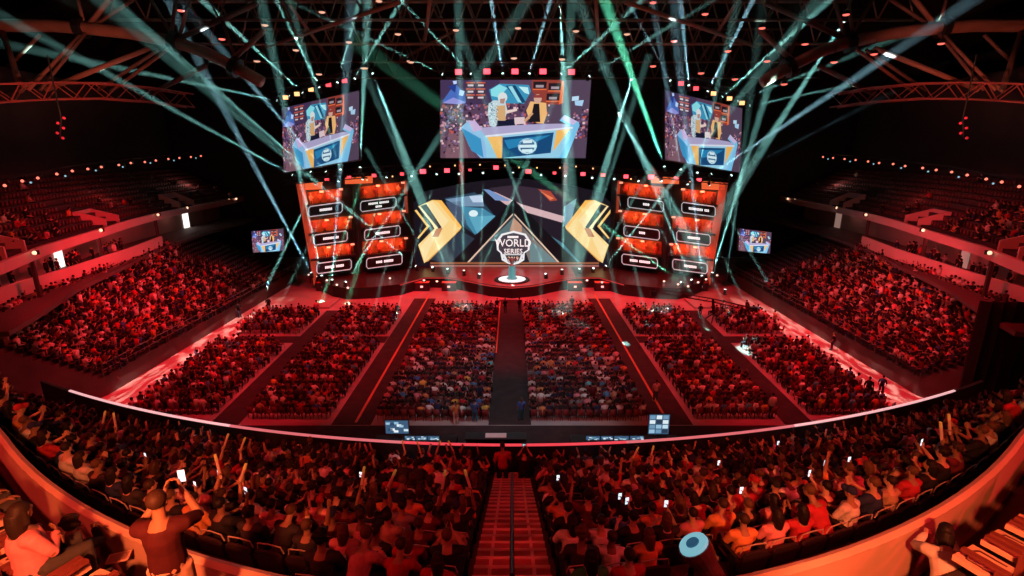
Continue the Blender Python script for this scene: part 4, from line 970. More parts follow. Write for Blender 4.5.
# ------------------------------------------------------------------ people
def solid(mb, voxel, keep, name, m_, smooth_it=2):
    """the overlapping shapes fused into one continuous skin"""
    me = mb.mesh(name, m_); o = bpy.data.objects.new('tmp', me); C.objects.link(o)
    r = o.modifiers.new('r', 'REMESH'); r.mode = 'VOXEL'; r.voxel_size = voxel; r.use_smooth_shade = True
    if smooth_it: sm = o.modifiers.new('s', 'SMOOTH'); sm.factor = .5; sm.iterations = smooth_it
    d = o.modifiers.new('d', 'DECIMATE'); d.ratio = keep
    VL.update(); out = bpy.data.meshes.new_from_object(o.evaluated_get(bpy.context.evaluated_depsgraph_get())); out.name = name
    bpy.data.objects.remove(o); bpy.data.meshes.remove(me); return out
CLOTH = mat_object_colour('cloth', .85, .3, 14); SKIN = mat_object_colour('skin', .55, .1, 8); HAIR = mat_object_colour('hair', .6, .35, 40)
V = Vector
def hand(b, wrist, direc, palm_n, curl=.35, sc=1.0):
    """palm, four bent fingers of different lengths and a thumb from the side of the palm"""
    d = V(direc).normalized(); n = V(palm_n); n = (n - d*n.dot(d)).normalized(); x = d.cross(n)
    w = V(wrist); pc = w + d*.05*sc
    M = Matrix((x, n, d)).transposed().to_4x4(); M.translation = pc
    b.ball((0,0,0), (.042*sc,.017*sc,.058*sc), 10, 8, M)
    for k, (off, ln) in enumerate(((-.030,.062),(-.010,.075),(.011,.071),(.031,.056))):
        a = w + d*.09*sc + x*off*sc; m_ = a + (d*math.cos(curl) + n*math.sin(curl) + x*off*3)*ln*.55*sc; e = m_ + (d*math.cos(curl*2.2) + n*math.sin(curl*2.2) + x*off*3)*ln*.5*sc
        b.tube([w + d*.05*sc + x*off*.8*sc, a, m_, e], [.011*sc,.0105*sc,.0095*sc,.008*sc], 6)
    a = w + d*.025*sc - x*.035*sc; b.tube([w + d*.02*sc, a, a + (d*.8 - x*.8 + n*.3).normalized()*.035*sc, a + (d - x*.5 + n*.5).normalized()*.065*sc], [.012*sc,.013*sc,.011*sc,.009*sc], 6)
def head(b, c, fwd=(0,1,0), nod=0.0, yaw=0.0):
    M = Matrix.Translation(c) @ Matrix.Rotation(yaw, 4, 'Z') @ Matrix.Rotation(-nod, 4, 'X')
    b.ball((0,-.005,.03), (.076,.098,.098), 14, 10, M); b.ball((0,.035,-.03), (.058,.062,.085), 12, 8, M)      # skull, face and jaw
    b.tube([(0,.095,.025),(0,.118,-.012),(0,.098,-.024)], [.011,.017,.013], 6, M=M)                            # nose
    for s in (-1,1):
        b.ball((s*.078,-.005,.0), (.014,.024,.034), 8, 6, M); b.ball((s*.03,.092,.028), (.02,.012,.008), 8, 6, M) # ear, brow
        b.ball((s*.03,.082,.006), (.014,.012,.010), 8, 6, M)                                                   # eye lids
    b.tube([(-.024,.09,-.055),(0,.098,-.053),(.024,.09,-.055)], [.007,.010,.007], 6, M=M)                      # mouth
    return M
BLEND = {}
def make_pose(key, sit=True, lean=0.0, nod=0.0, yaw=0.0, aL=None, aR=None, hL=None, hR=None, sleeve=.45, curl=.35):
    hz = .53 if sit else .93
    pel = V((0,-.06,hz)); tl = .50
    def up(h, f=0.0): return V((0, -.06 + math.sin(lean)*h + f, hz + math.cos(lean)*h))
    chest = up(.34); nb = up(.50); hd = up(.70) + V((0, .03+.04*math.sin(nod), -.02*abs(nod)))
    sh = {s: up(.45) + V((s*.185, .0, 0)) for s in (-1,1)}
    b = MB()
    b.tube([up(-.04), up(.06), up(.20), up(.34), up(.46), up(.53)], [.135,.15,.135,.155,.135,.06], 14)
    for s in (-1,1): b.ball(up(.43)+V((s*.12,0,0)), (.10,.085,.07), 10, 8)
    b.tube([nb, nb.lerp(hd,.55), hd+V((0,-.01,-.05))], [.065,.056,.058], 10)
    M = head(b, hd, nod=nod, yaw=yaw)
    arms = {-1: aL, 1: aR}; hds = {-1: hL, 1: hR}; AR = {}
    for s in (-1,1):
        e, w_ = arms[s]; e = V(e); w_ = V(w_); AR[s] = (sh[s], e, w_)
        b.tube([sh[s]+V((-s*.03,0,.0)), sh[s]+V((s*.012,0,-.015)), sh[s].lerp(e,.5), e, e.lerp(w_,.35), w_], [.058,.062,.052,.042,.041,.027], 10)
        dd, nn = hds[s] if hds[s] else ((w_-e), V((-s,0,0))); hand(b, w_, dd, nn, curl)
    LEG = {}
    for s in (-1,1):
        if sit: hp, kn, an, to = V((s*.10,-.03,.52)), V((s*.14,.40,.52)), V((s*.14,.36,.09)), V((s*.16,.55,.04))
        else: hp, kn, an, to = V((s*.10,-.05,.90)), V((s*.115,-.01,.49)), V((s*.12,-.05,.09)), V((s*.14,.14,.035))
        LEG[s] = (hp, kn, an, to)
        b.tube([hp, hp.lerp(kn,.5), kn, kn.lerp(an,.3), an], [.095,.082,.060,.058,.038], 10); b.tube([an+V((0,-.04,-.03)), an.lerp(to,.5)+V((0,0,-.02)), to], [.045,.043,.03], 8)
    body = solid(b, .0105, .30, 'person', SKIN)
    b = MB()
    b.tube([up(-.05), up(.06), up(.20), up(.34), up(.45), up(.495)], [.165,.172,.160,.178,.150,.085], 14)
    for s in (-1,1):
        b.ball(up(.43)+V((s*.12,0,0)), (.125,.105,.088), 10, 8)
        S, e, w_ = AR[s]; n = [S+V((-s*.03,0,0)), S+V((s*.012,0,-.01)), S.lerp(e,.5), S.lerp(e,.85)]; rr = [.075,.082,.074,.068]
        if sleeve > .5: n += [e, e.lerp(w_,.5), e.lerp(w_,.9)]; rr += [.062,.054,.045]
        b.tube(n, rr, 10)
    shirt = solid(b, .016, .45, 'shirt', CLOTH)
    b = MB(); b.tube([up(-.07), up(.0), up(.07)], [.155,.172,.165], 12)
    for s in (-1,1):
        hp, kn, an, to = LEG[s]; b.tube([hp, hp.lerp(kn,.5), kn, kn.lerp(an,.4), an+V((0,0,.02))], [.112,.10,.08,.075,.062], 10)
    trou = solid(b, .018, .45, 'trousers', CLOTH)
    b = MB()
    for s in (-1,1):
        hp, kn, an, to = LEG[s]; b.tube([an+V((0,-.05,-.035)), an.lerp(to,.5)+V((0,0,-.015)), to+V((0,.02,0))], [.056,.054,.042], 8); b.tube([an+V((0,0,-.05)), an+V((0,0,.03))], [.056,.05], 8)
    shoe = solid(b, .016, .5, 'shoes', CLOTH)
    return dict(body=body, shirt=shirt, trousers=trou, shoes=shoe, head=M, hands=AR)
def hair_mesh(kind):
    b = MB()
    if kind == 'cap':
        b.ball((0,-.008,.055), (.088,.108,.090), 14, 8); b.tube([(0,.08,.055),(0,.13,.052),(0,.175,.045)], [.07,.066,.045], 10, M=Matrix.Translation((0,0,.052)) @ Matrix.Diagonal((1,1,.18,1)) @ Matrix.Translation((0,0,-.052)))
        return solid(b, .012, .5, 'cap', CLOTH)
    b.ball((0,-.022,.045), (.090,.104,.098), 14, 9)
    if kind == 'long': b.tube([(0,-.07,.04),(0,-.085,-.06),(0,-.08,-.17),(0,-.085,-.27)], [.085,.088,.085,.06], 12); b.tube([(-.07,-.03,.03),(-.078,-.03,-.12)], [.03,.035], 8); b.tube([(.07,-.03,.03),(.078,-.03,-.12)], [.03,.035], 8)
    if kind == 'bun': b.ball((0,-.10,.11), .05, 10, 8)
    if kind == 'curly':
        for k in range(26):
            r = random.Random(k); a = r.uniform(0, 2*PI); z = r.uniform(-.2,1); q_ = math.sqrt(1-z*z); y = q_*math.sin(a)
            if y > .55 and z < .5: continue
            b.ball((.098*q_*math.cos(a), -.022+.11*y, .05+.10*z), .035, 8, 6)
    return solid(b, .012, .45, 'hair', HAIR)
HAIRS = {k: hair_mesh(k) for k in ('short','long','bun','curly','cap')}
f_ = V((0,1,0))
POSES = {
 'rest':  make_pose('rest', aL=((-.26,.06,.70),(-.16,.30,.64)), aR=((.26,.06,.70),(.16,.30,.64)), hL=((.1,1,-.15),(0,-.1,-1)), hR=((-.1,1,-.15),(0,-.1,-1))),
 'phone': make_pose('phone', nod=-.05, aL=((-.27,.10,.74),(-.10,.33,.84)), aR=((.28,.16,.82),(.13,.36,1.12)), hL=((.8,.5,.2),(0,0,1)), hR=((-.1,.2,1),(-1,-.2,0)), curl=.7),
 'cheer': make_pose('cheer', aL=((-.36,.08,1.10),(-.30,.16,1.38)), aR=((.36,.08,1.10),(.30,.16,1.38)), hL=((.1,.1,1),(1,0,0)), hR=((-.1,.1,1),(-1,0,0)), curl=.9),
 'lean':  make_pose('lean', lean=.5, nod=.1, sleeve=.9, aL=((-.26,.33,.68),(-.07,.48,.72)), aR=((.26,.33,.68),(.07,.48,.72)), hL=((1,.5,0),(0,-.2,-1)), hR=((-1,.5,0),(0,-.2,-1)), curl=.6),
 'clap':  make_pose('clap', aL=((-.30,.12,.80),(-.06,.34,.98)), aR=((.30,.12,.80),(.06,.34,.98)), hL=((.2,.5,1),(1,0,0)), hR=((-.2,.5,1),(-1,0,0)), curl=.12),
 'folded':make_pose('folded', sleeve=.9, yaw=.35, aL=((-.28,.05,.76),(.04,.20,.76)), aR=((.28,.05,.76),(-.04,.22,.80)), hL=((1,.1,.1),(0,-1,0)), hR=((-1,.1,.1),(0,-1,0))),
 'wave':  make_pose('wave', aL=((-.26,.06,.70),(-.16,.30,.64)), aR=((.30,.10,1.22),(.34,.14,1.50)), hL=((.1,1,-.15),(0,-.1,-1)), hR=((.15,0,1),(0,1,0)), curl=.1),
 'stand': make_pose('stand', sit=False, aL=((-.27,-.06,1.10),(-.25,.06,.86)), aR=((.27,-.06,1.10),(.25,.06,.86))),
 'shoot': make_pose('shoot', sit=False, sleeve=.45, aL=((-.27,.16,1.28),(-.07,.34,1.52)), aR=((.27,.16,1.28),(.07,.34,1.52)), hL=((.3,.3,1),(1,-.2,0)), hR=((-.3,.3,1),(-1,-.2,0)), curl=.8),
 'bend':  make_pose('bend', sit=False, lean=.75, nod=.2, sleeve=.9, aL=((-.25,.52,1.08),(-.12,.70,1.20)), aR=((.25,.52,1.08),(.12,.70,1.20)), hL=((.3,1,0),(0,0,-1)), hR=((-.3,1,0),(0,0,-1))),
}
SAY = {'rest':'hands resting', 'phone':'lifting a phone', 'cheer':'raising both arms', 'lean':'leaning forward', 'clap':'clapping hands', 'folded':'arms folded', 'wave':'one arm raised', 'stand':'standing', 'shoot':'taking a picture', 'bend':'bending forward'}
TOPS = {'black':(.015,.013,.015), 'dark':(.035,.03,.034), 'navy':(.02,.03,.08), 'grey':(.20,.19,.20), 'pale':(.62,.58,.56), 'white':(.80,.78,.76), 'red':(.50,.03,.05), 'wine':(.055,.008,.012), 'maroon':(.11,.014,.022), 'orange':(.70,.28,.10), 'tan':(.42,.28,.18), 'pink':(.70,.25,.30), 'green':(.04,.32,.10), 'blue':(.06,.16,.45)}
TW = ['black']*40 + ['dark']*22 + ['navy']*9 + ['grey']*6 + ['pale']*6 + ['white']*5 + ['red']*7 + ['maroon']*11 + ['orange']*5 + ['tan']*5 + ['pink']*4 + ['blue']*2
SKINS = [(.48,.28,.20),(.36,.20,.13),(.22,.12,.08),(.56,.35,.26),(.30,.17,.11)]
HAIRC = [(.012,.008,.007),(.02,.013,.010),(.04,.022,.014),(.10,.055,.03),(.008,.007,.008)]
def add_person(pose, loc, rz, top, hair, label, group, sc=1.0, legs=None, skin=None, hairc=None, capc=None):
    P_ = POSES[pose]; o = link('person', P_['body'], None, loc); o.rotation_euler = (0,0,rz); o.scale = (sc,)*3
    o.color = (*(skin or random.choice(SKINS)), 1); tag(o, label, 'person', group)
    c = link('shirt', P_['shirt'], o); k = TOPS[top]; j = random.uniform(.85,1.15); c.color = (k[0]*j,k[1]*j,k[2]*j,1)
    c = link('trousers', P_['trousers'], o); c.color = (*(legs or random.choice([(.015,.016,.025),(.02,.02,.02),(.03,.04,.08),(.05,.05,.05)])), 1)
    c = link('shoes', P_['shoes'], o); c.color = (.05,.05,.05,1) if random.random() < .6 else (.5,.48,.46,1)
    c = link('cap' if hair == 'cap' else 'hair', HAIRS[hair], o); c.matrix_local = P_['head']; c.color = (*((capc or random.choice([(.02,.02,.02),(.4,.03,.04),(.02,.03,.1)])) if hair == 'cap' else (hairc or random.choice(HAIRC))), 1)
    return o
# ---- a folding stadium seat
def seat_meshes():
    bk = MB(); pts = [(-.23,.46),(.23,.46),(.235,.80),(.20,.86),(0,.88),(-.20,.86),(-.235,.80)]
    bk.prism(pts, -.30, -.255, Matrix.Rotation(.16, 4, 'X') @ Matrix.Translation((0,.06,-.03)))
    cu = MB(); cu.box((-.22,-.17,.40),(.22,.24,.46)); cu.box((-.20,.24,.41),(.20,.27,.45))
    fr = MB(); fr.box((.235,-.22,.0),(.275,-.14,.62)); fr.box((.225,-.24,.62),(.285,.14,.65))
    rim = MB(); rim.tube([V((x, -.275+ (z-.5)*-.16, z)) + V((0,.06-.02,-.0)) for x, z in ((-.235,.74),(-.205,.865),(0,.885),(.205,.865),(.235,.74))], .011, 5)  # pale tube paints the highlight along the top edge of the back
    return bk.mesh('backrest', mat('seat_shell',(.03,.016,.018),.4)), cu.mesh('cushion', mat('seat_cushion',(.10,.02,.025),.7)), fr.mesh('armrest', BLACK), rim.mesh('back_highlight', mat('seat_edge_highlight',(.45,.36,.33),.3))
SM = seat_meshes()
def add_seat(loc, rz, label, group, pale=False):
    t = empty('stadium_seat', loc, rz, label, 'seat', group)
    link('backrest', SM[0], t); link('cushion', SM[1], t); link('armrest', SM[2], t); link('armrest', SM[2], t, (-.51,0,0)); link('back_highlight', SM[3], t); return t
# ---- where the seats of the near bowl are
bowl = []
_AC = {}
def accepted(x):
    """rows that have room at this distance from the stairs, counted from the parapet forward"""
    if x not in _AC:
        ok, last = set(), paraY(x) + .16
        for i in range(NR-1, -1, -1):
            y = rowY(i, x)
            if y - last >= .60: ok.add(i); last = y
        _AC[x] = ok
    return _AC[x]
for i in range(NR):
    for side in (-1, 1):
        x = .62 + .40; j = 1
        while x < 24:
            m_ = (rowY(i,x+.05)-rowY(i,x-.05))/.1; gap = 1.0 if i in accepted(round(x*5)/5) else 0.0
            X = side*x; y = rowY(i, x); px, py, dep = pix((X, y, rowZ(i)+1.1))
            if gap > .56: bowl.append(dict(i=i, side=side, j=j, p=V((X, y-.02, rowZ(i))), rz=math.atan(m_)*side, px=px, py=py, dep=dep))
            x += .54/math.sqrt(1+m_*m_); j += 1
vis = [b_ for b_ in bowl if not (b_['i'] >= 10 and abs(b_['px']-694) < 34 and abs(b_['py']-555) < 34) and -25 < b_['px'] < 1049 and b_['py'] < 606]
vis.sort(key=lambda b_: b_['dep'])
def pick(px, py, dy=0):
    c = [b_ for b_ in vis if 'force' not in b_]
    return min(c, key=lambda b_: (b_['px']-px)**2 + (b_['py']-py-dy)**2)
FORCE = []
def force(px, py, top=None, pose=None, hair=None, extra=None):
    b_ = pick(px, py); b_['force'] = dict(top=top, pose=pose, hair=hair, extra=extra)
for a in ((664,489,'red','rest','short'),(585,548,'green','rest','long'),(409,499,'orange','folded','short'),(389,527,'tan','rest','short'),(398,563,'red','lean','short'),(474,510,'orange','rest','long'),(465,527,'tan','rest','curly'),
          (555,528,'white','folded','long'),(612,549,'white','folded','short'),(570,495,'orange','clap','curly'),(642,510,'orange','rest','short'),(208,503,'orange','rest','short'),(221,467,'orange','rest','short'),(265,477,'orange','rest','short'),(297,472,'orange','clap','short'),
          (404,476,'white','rest','short'),(459,480,'red','rest','short'),(340,520,'pink','rest','long'),(352,525,'pink','rest','short'),(590,530,'dark','rest','curly'),(628,565,'red','rest','short'),(590,572,'white','rest','short'),(640,540,'orange','rest','long'),(700,540,'pink','rest','short'),
          (795,540,'red','clap','long'),(735,515,'orange','rest','short'),(820,510,'red','lean','short'),(915,468,'red','rest','short'),(850,460,'red','rest','cap'),(280,510,'pink','rest','short'),(258,553,'dark','rest','curly'),(302,560,'dark','rest','curly'),(376,568,'pink','lean','short'),(330,486,'maroon','rest','short'),(860,475,'pink','lean','short'),(788,475,'orange','rest','short'),(600,500,'maroon','rest','long')):
    force(*a)
for px, py in ((562,489),(636,508),(610,545),(674,541),(725,474),(751,501),(830,500),(840,471),(855,461),(788,451),(225,553),(204,492),(171,500),(120,465),(345,490),(945,470)): force(px, py, None, 'phone', None, 'phone')
for px, py in ((231,460),(447,520),(229,492),(449,468),(414,466),(381,514),(955,465),(110,440),(645,474)): force(px, py, None, 'cheer', None, 'sticks')
force(332,574,'dark','wave','short','bottle')
NPEOPLE, NSEATS = 262, 290
people_seats, crowd_bowl = [], []
for b_ in vis:
    if 'force' in b_ or random.random() < .90: (people_seats if len(people_seats) < NPEOPLE or 'force' in b_ else crowd_bowl).append(b_)
stand_row = lambda b_: f'{ordinal(b_["j"])} seat {"left" if b_["side"] < 0 else "right"} of stairs, {ordinal(b_["i"]+1)} row from rail'
PH = None
def phone_meshes():
    b = MB(); b.box((-.037,-.004,-.075),(.037,.004,.075)); s_ = MB(); s_.box((-.034,-.006,-.07),(.034,-.0045,.07))
    return b.mesh('body', BLACK), s_.mesh('screen', mat('phone_screen',(.6,.7,.8),emit=(.70,.9,1),strength=1.2))
PHM = phone_meshes()
def add_phone(p, rz, who):
    t = empty('phone', p, rz, ('lit phone held up by the ' + who), 'phone', 'phones held up in the crowd'); 
    link('body', PHM[0], t); link('screen', PHM[1], t)
def stick_mesh():
    b = MB(); b.tube([(0,0,-.08),(0,0,-.06),(0,0,.34),(0,0,.39)], [.015,.026,.028,.012], 8); t = MB(); t.tube([(0,0,.29),(0,0,.40)], [.030,.024], 8)
    return b.mesh('thunderstick', mat('stick_body',(.75,.62,.50),.35)), t.mesh('tip', mat('stick_tip',(.7,.6,.15),.4,emit=(.75,.6,.1),strength=.10))
STK = stick_mesh()
nseat = 0
for n, b_ in enumerate(vis):
    if nseat < NSEATS:
        add_seat(b_['p'], b_['rz'], f'black stadium seat with painted edge highlight, {stand_row(b_)}', 'stadium seats of the lower bowl'); nseat += 1; b_['seated'] = True
for b_ in people_seats:
    F = b_.get('force') or {}
    pose = F.get('pose') or random.choices(['rest','phone','cheer','lean','clap','folded','wave'], [46,.5,2.5,22,8,20,1.5])[0]
    top = F.get('top') or random.choice(TW); hair = F.get('hair') or random.choices(['short','long','bun','curly','cap'], [46,26,5,12,11])[0]
    sc = random.uniform(.86, .98); rz = b_['rz'] + random.uniform(-.18,.18); jit = V((random.uniform(-.04,.04), random.uniform(-.02,.05), 0))
    o = add_person(pose, b_['p']+jit, rz, top, hair, f'person in {top} shirt {SAY[pose]}, {stand_row(b_)}', 'audience in the lower bowl', sc)
    M = Matrix.LocRotScale(o.location, o.rotation_euler, o.scale); pl = f'{ordinal(b_["j"])} seat {"left" if b_["side"] < 0 else "right"} of stairs, {ordinal(b_["i"]+1)} row'
    if F.get('extra') == 'phone' or pose == 'phone':
        s_, e, w_ = POSES[pose]['hands'][1]; add_phone(M @ (w_ + V((-.035,.025,.11))), rz, 'person in ' + pl)
    if F.get('extra') == 'sticks':
        for s in (-1,1):
            S, e, w_ = POSES[pose]['hands'][s]; k = link('thunderstick', STK[0], None, M @ (w_ + V((-s*.02,.03,.07)))); k.rotation_euler = (-.15, -s*random.uniform(.1,.5)*(1 if random.random() < .5 else -1), rz)
            link('tip', STK[1], k); tag(k, f'pale inflatable cheering stick, {"left" if s < 0 else "right"} hand, person in {pl}', 'cheering stick', 'cheering sticks')
    if F.get('extra') == 'bottle':
        t = empty('bottle', M @ V((-.12,.22,1.12)), rz, 'amber drink bottle held beside the raised hand at the bottom of the bowl', 'bottle')
        b = MB(); b.tube([(0,0,0),(0,0,.15),(0,0,.19),(0,0,.25)], [.036,.036,.016,.014], 10); b.build('body', mat('bottle_amber',(.35,.12,.04),.2), t)
        b = MB(); b.tube([(0,0,.05),(0,0,.11)], [.038,.038], 10); b.build('paper_band', mat('paper_pale',(.8,.6,.45),.6), t); b = MB(); b.tube([(0,0,.245),(0,0,.265)], .016, 8); b.build('cap', BLACK, t)
# ---- people and things that stand out
def stand_at(px, py, z): return onz(px, py, z)
a = V((-.33, 15.45, 6.62)); add_person('stand', a, .15, 'red', 'cap', 'person in red shirt and cap standing at the foot of the red stairs', None, 1.03, capc=(.02,.02,.02))
a = V((.42, 15.2, 6.62)); o = add_person('shoot', a, -.1, 'black', 'short', 'person in black raising a camera at the foot of the red stairs', None, 1.0)
t = empty('camera', a+V((0,.42,1.62)), -.1, 'small camera with bluish screen held up at the foot of the stairs', 'camera'); b = MB(); b.cbox((0,0,0),(.15,.07,.10)); b.tube([(0,.03,0),(0,.12,0)], .04, 8); b.build('body', BLACK, t); b = MB(); b.cbox((0,-.038,0),(.11,.006,.07)); b.build('screen', mat('cam_screen',(.3,.6,.7),emit=(.35,.8,.9),strength=.8), t)
# on the walkway behind the parapet
a = V((-3.55, 4.42, 12.95)); add_person('shoot', a, .25, 'wine', 'short', 'person in dark red shirt and pale shorts standing above the orange parapet lifting a phone', None, 1.02, legs=(.55,.36,.27))
add_phone(a+V((-.02,.40,1.66)), .25, 'person in dark red shirt at the parapet')
xw = -5.75; a = V((xw, paraY(xw)-.78, 11.7)); add_person('bend', a, .35, 'black', 'curly', 'person in black clothes bending over the orange parapet, lower left', None, 1.0)
t = empty('tablet', a+V((.42,.38,.98)), .35, 'pale tablet held beside the person in black at the parapet', 'tablet'); b = MB(); b.cbox((0,0,0),(.26,.19,.012)); o = b.build('body', mat('tablet_pale',(.75,.5,.42),.4), t); b = MB(); b.cbox((0,0,.0075),(.22,.15,.003)); b.build('screen', mat('tablet_screen',(.5,.3,.26),.2), t)
xw = 5.5; a = V((xw, paraY(xw)-.75, 11.7)); add_person('bend', a, -.5, 'pale', 'long', 'person with long dark hair in pale shirt leaning against the orange parapet, lower right', None, 1.0, legs=(.55,.35,.3), hairc=(.01,.007,.007))
xw = 6.2; a = V((xw, paraY(xw)-.28, 11.7)); t = empty('backpack', a, -.5, 'small black backpack standing against the orange parapet on the right', 'backpack')
b = MB(); b.ball((0,0,.24), (.17,.11,.24), 12, 9); b.build('body', mat('bag_black',(.012,.011,.012),.7), t, True); b = MB(); b.ball((0,.10,.17), (.12,.05,.12), 10, 7); b.build('pocket', DARK, t, True); b = MB(); b.tube([(-.04,0,.46),(-.03,0,.53),(.03,0,.53),(.04,0,.46)], .012, 6); b.build('handle', BLACK, t)
# the first seats of the upper tier in the lower corners
CREAM = mat('seat_cream', (.72,.46,.36), .5); 
def big_seat(loc, rz, label, grp='folding seats of the upper tier'):
    t = empty('folding_seat', loc, rz, label, 'seat', grp)
    b = MB(); pts = [(-.22,.40),(.22,.40),(.23,.80),(.17,.90),(-.17,.90),(-.23,.80)]; b.prism(pts, -.30, -.25, Matrix.Rotation(.2,4,'X')); b.build('backrest', mat('seat_red_shell',(.07,.02,.02),.4), t)
    b = MB(); b.prism([(-.17,.46),(.17,.46),(.18,.76),(.13,.83),(-.13,.83),(-.18,.76)], -.25, -.225, Matrix.Rotation(.2,4,'X')); b.build('back_pad', CREAM, t)
    b = MB(); b.box((-.21,-.12,.38),(.21,.28,.45)); cu = b.build('cushion', CREAM, t)
    b = MB(); b.tube([(-.14,-.08,.455),(-.14,.18,.455),(0,.24,.455),(.14,.18,.455),(.14,-.08,.455)], .012, 5); b.build('piping', mat('piping_dark',(.10,.03,.03),.6), cu)
    for s in (-1,1):
        b = MB(); b.box((s*.245-.02,-.2,0),(s*.245+.02,-.12,.60)); b.box((s*.245-.035,-.24,.60),(s*.245+.035,.20,.64)); b.build('armrest', mat('frame_red',(.16,.04,.035),.5), t)
k = 0
for side in (-1, 1):
    for n in range(7):
        x = side*((5.5 if side > 0 else 4.6) + n*.56); m_ = 2*.0398*x; y = paraY(x) - 1.2
        nm = 'left' if side < 0 else 'right'
        big_seat(V((x, y, 12.95)), math.atan(m_), f'cream padded folding seat above the {nm} walkway, {ordinal(n+1)} from the middle')
for x, pose, top, hair, lab in ((-5.35,'folded','pink','long','person in pink shirt seated on the upper tier seats, lower left corner'), (-6.9,'rest','white','long','person in white shirt with dark hair on the upper tier seats, left edge')):
    add_person(pose, V((x, paraY(x)-1.18, 12.95)), math.atan(2*.0398*x)+random.uniform(-.2,.1), top, hair, lab, None, 1.0)
# red bar before the right corner seats
# the lamp at the bottom with the glowing cyan lens
p0 = onz(694, 545, 12.75); p1 = p0 + V((.40,-.12,-.66)); d = (p0-p1).normalized()
t = empty('followspot', p0, 0, 'large dark red lamp housing with a glowing cyan lens at the bottom of the bowl', 'lamp')
FM = d.to_track_quat('Z','Y').to_matrix().to_4x4()
b = MB(); b.tube([(0,0,-.80),(0,0,-.75),(0,0,-.30),(0,0,-.12),(0,0,.0)], [.13,.16,.17,.22,.23], 18, M=FM); b.build('housing', mat('spot_housing',(.20,.08,.085),.35), t, False)
b = MB(); b.tube([(0,0,-.02),(0,0,.04)], [.215,.20], 20, M=FM); b.build('lens', mat('spot_lens',(.3,.7,.75),emit=(.24,.72,.85),strength=.62), t)
b = MB(); b.tube([(0,.0,.03),(0,0,.055)], [.10,.09], 16, M=FM); b.build('lens_core', mat('spot_core',(.03,.12,.2),emit=(.02,.12,.22),strength=.6), t)
b = MB(); b.tube([(0,0,-.4),(0,0,-1.0)], .04, 6); 
for k in range(3): b.tube([(0,0,-.7),(.3*math.cos(k*2.1),.3*math.sin(k*2.1),-1.12)], .02, 5)
b.build('stand', BLACK, t)
# ------------------------------------------------------------------ the far crowd and the far seats, one object each
def template(build):
    """shapes with colour slots (0 skin, 1 top, 2 legs, 3 hair) as arrays"""
    v, f, c = [], [], []
    for mb, slot in build:
        n = len(v); v += mb.v; f += [tuple(i+n for i in q_) for q_ in mb.f]; c += [slot]*len(mb.v)
    tri = []
    for q_ in f:
        for k in range(1, len(q_)-1): tri.append((q_[0], q_[k], q_[k+1]))
    return np.array([tuple(x) for x in v], 'f'), np.array(tri, 'i'), np.array(c, 'i')
def low_person(arms, stand=False, lean=0.0):
    h = .46 if stand else 0
    sk, tp, lg, hr = MB(), MB(), MB(), MB()
    tp.tube([(0,-.05,.46+h),(0,-.06+lean*.3,.80+h),(0,-.05+lean*.5,1.02+h),(0,-.04+lean*.55,1.08+h)], [.17,.17,.19,.09], 6)
    sk.tube([(0,-.03+lean*.55,1.06+h),(0,-.02+lean*.6,1.14+h)], [.055,.055], 5, cap=False)
    sk.ball((0,.0+lean*.65,1.23+h), (.082,.10,.125), 7, 5); hr.ball((0,-.02+lean*.65,1.265+h), (.094,.108,.11), 7, 5)
    for s, (e, w_) in zip((-1,1), arms):
        S = (s*.19,-.05+lean*.5,1.0+h); e = (e[0],e[1],e[2]+h); w_ = (w_[0],w_[1],w_[2]+h)
        tp.tube([S, e], [.068,.056], 5); sk.tube([e, w_], [.046,.032], 5); sk.ball(w_, .042, 5, 4)
    for s in (-1,1):
        if stand: lg.tube([(s*.1,-.05,.92),(s*.11,-.03,.48),(s*.11,-.05,.04)], [.10,.07,.05], 5)
        else: lg.tube([(s*.1,-.03,.50),(s*.13,.40,.50),(s*.13,.38,.06)], [.095,.075,.05], 5)
    return template([(sk,0),(tp,1),(lg,2),(hr,3)])
REST = (((-.25,.08,.72),(-.14,.32,.62)),((.25,.08,.72),(.14,.32,.62)))
UPA = (((-.34,.05,1.16),(-.26,.10,1.45)),((.34,.05,1.16),(.26,.10,1.45)))
CLP = (((-.28,.12,.80),(-.05,.34,.98)),((.28,.12,.80),(.05,.34,.98)))
ONE = (((-.25,.08,.72),(-.14,.32,.62)),((.30,.10,1.0),(.12,.34,1.18)))
DWN = (((-.26,-.05,.70),(-.24,.05,.45)),((.26,-.05,.70),(.24,.05,.45)))
TPL = [low_person(REST), low_person(CLP), low_person(REST, lean=.3), low_person(UPA), low_person(ONE), low_person(DWN, stand=True), low_person(UPA, stand=True)]
class Mass:
    def __init__(s): s.v, s.f, s.c, s.n = [], [], [], 0
    def add(s, T, M, cols):
        v, f, c = T; A = np.array(M, 'f'); vv = v @ A[:3,:3].T + A[:3,3]
        s.v.append(vv); s.f.append(f + s.n); s.c.append(np.array(cols, 'f')[c]); s.n += len(v)
    def build(s, name, m_):
        v = np.concatenate(s.v).astype('f'); f = np.concatenate(s.f).astype('i'); c = np.concatenate(s.c).astype('f')
        me = bpy.data.meshes.new(name); me.vertices.add(len(v)); me.vertices.foreach_set('co', v.ravel())
        me.loops.add(f.size); me.loops.foreach_set('vertex_index', f.ravel()); me.polygons.add(len(f))
        me.polygons.foreach_set('loop_start', np.arange(0, f.size, 3, dtype='i')); me.polygons.foreach_set('loop_total', np.full(len(f), 3, 'i'))
        a = me.color_attributes.new('Col', 'FLOAT_COLOR', 'POINT'); a.data.foreach_set('color', np.concatenate([c, np.ones((len(c),1),'f')], 1).ravel())
        me.materials.append(m_); me.update(calc_edges=True); me.validate(); return link(name, me)
FARTOPS = [TOPS[k] for k in TW] 
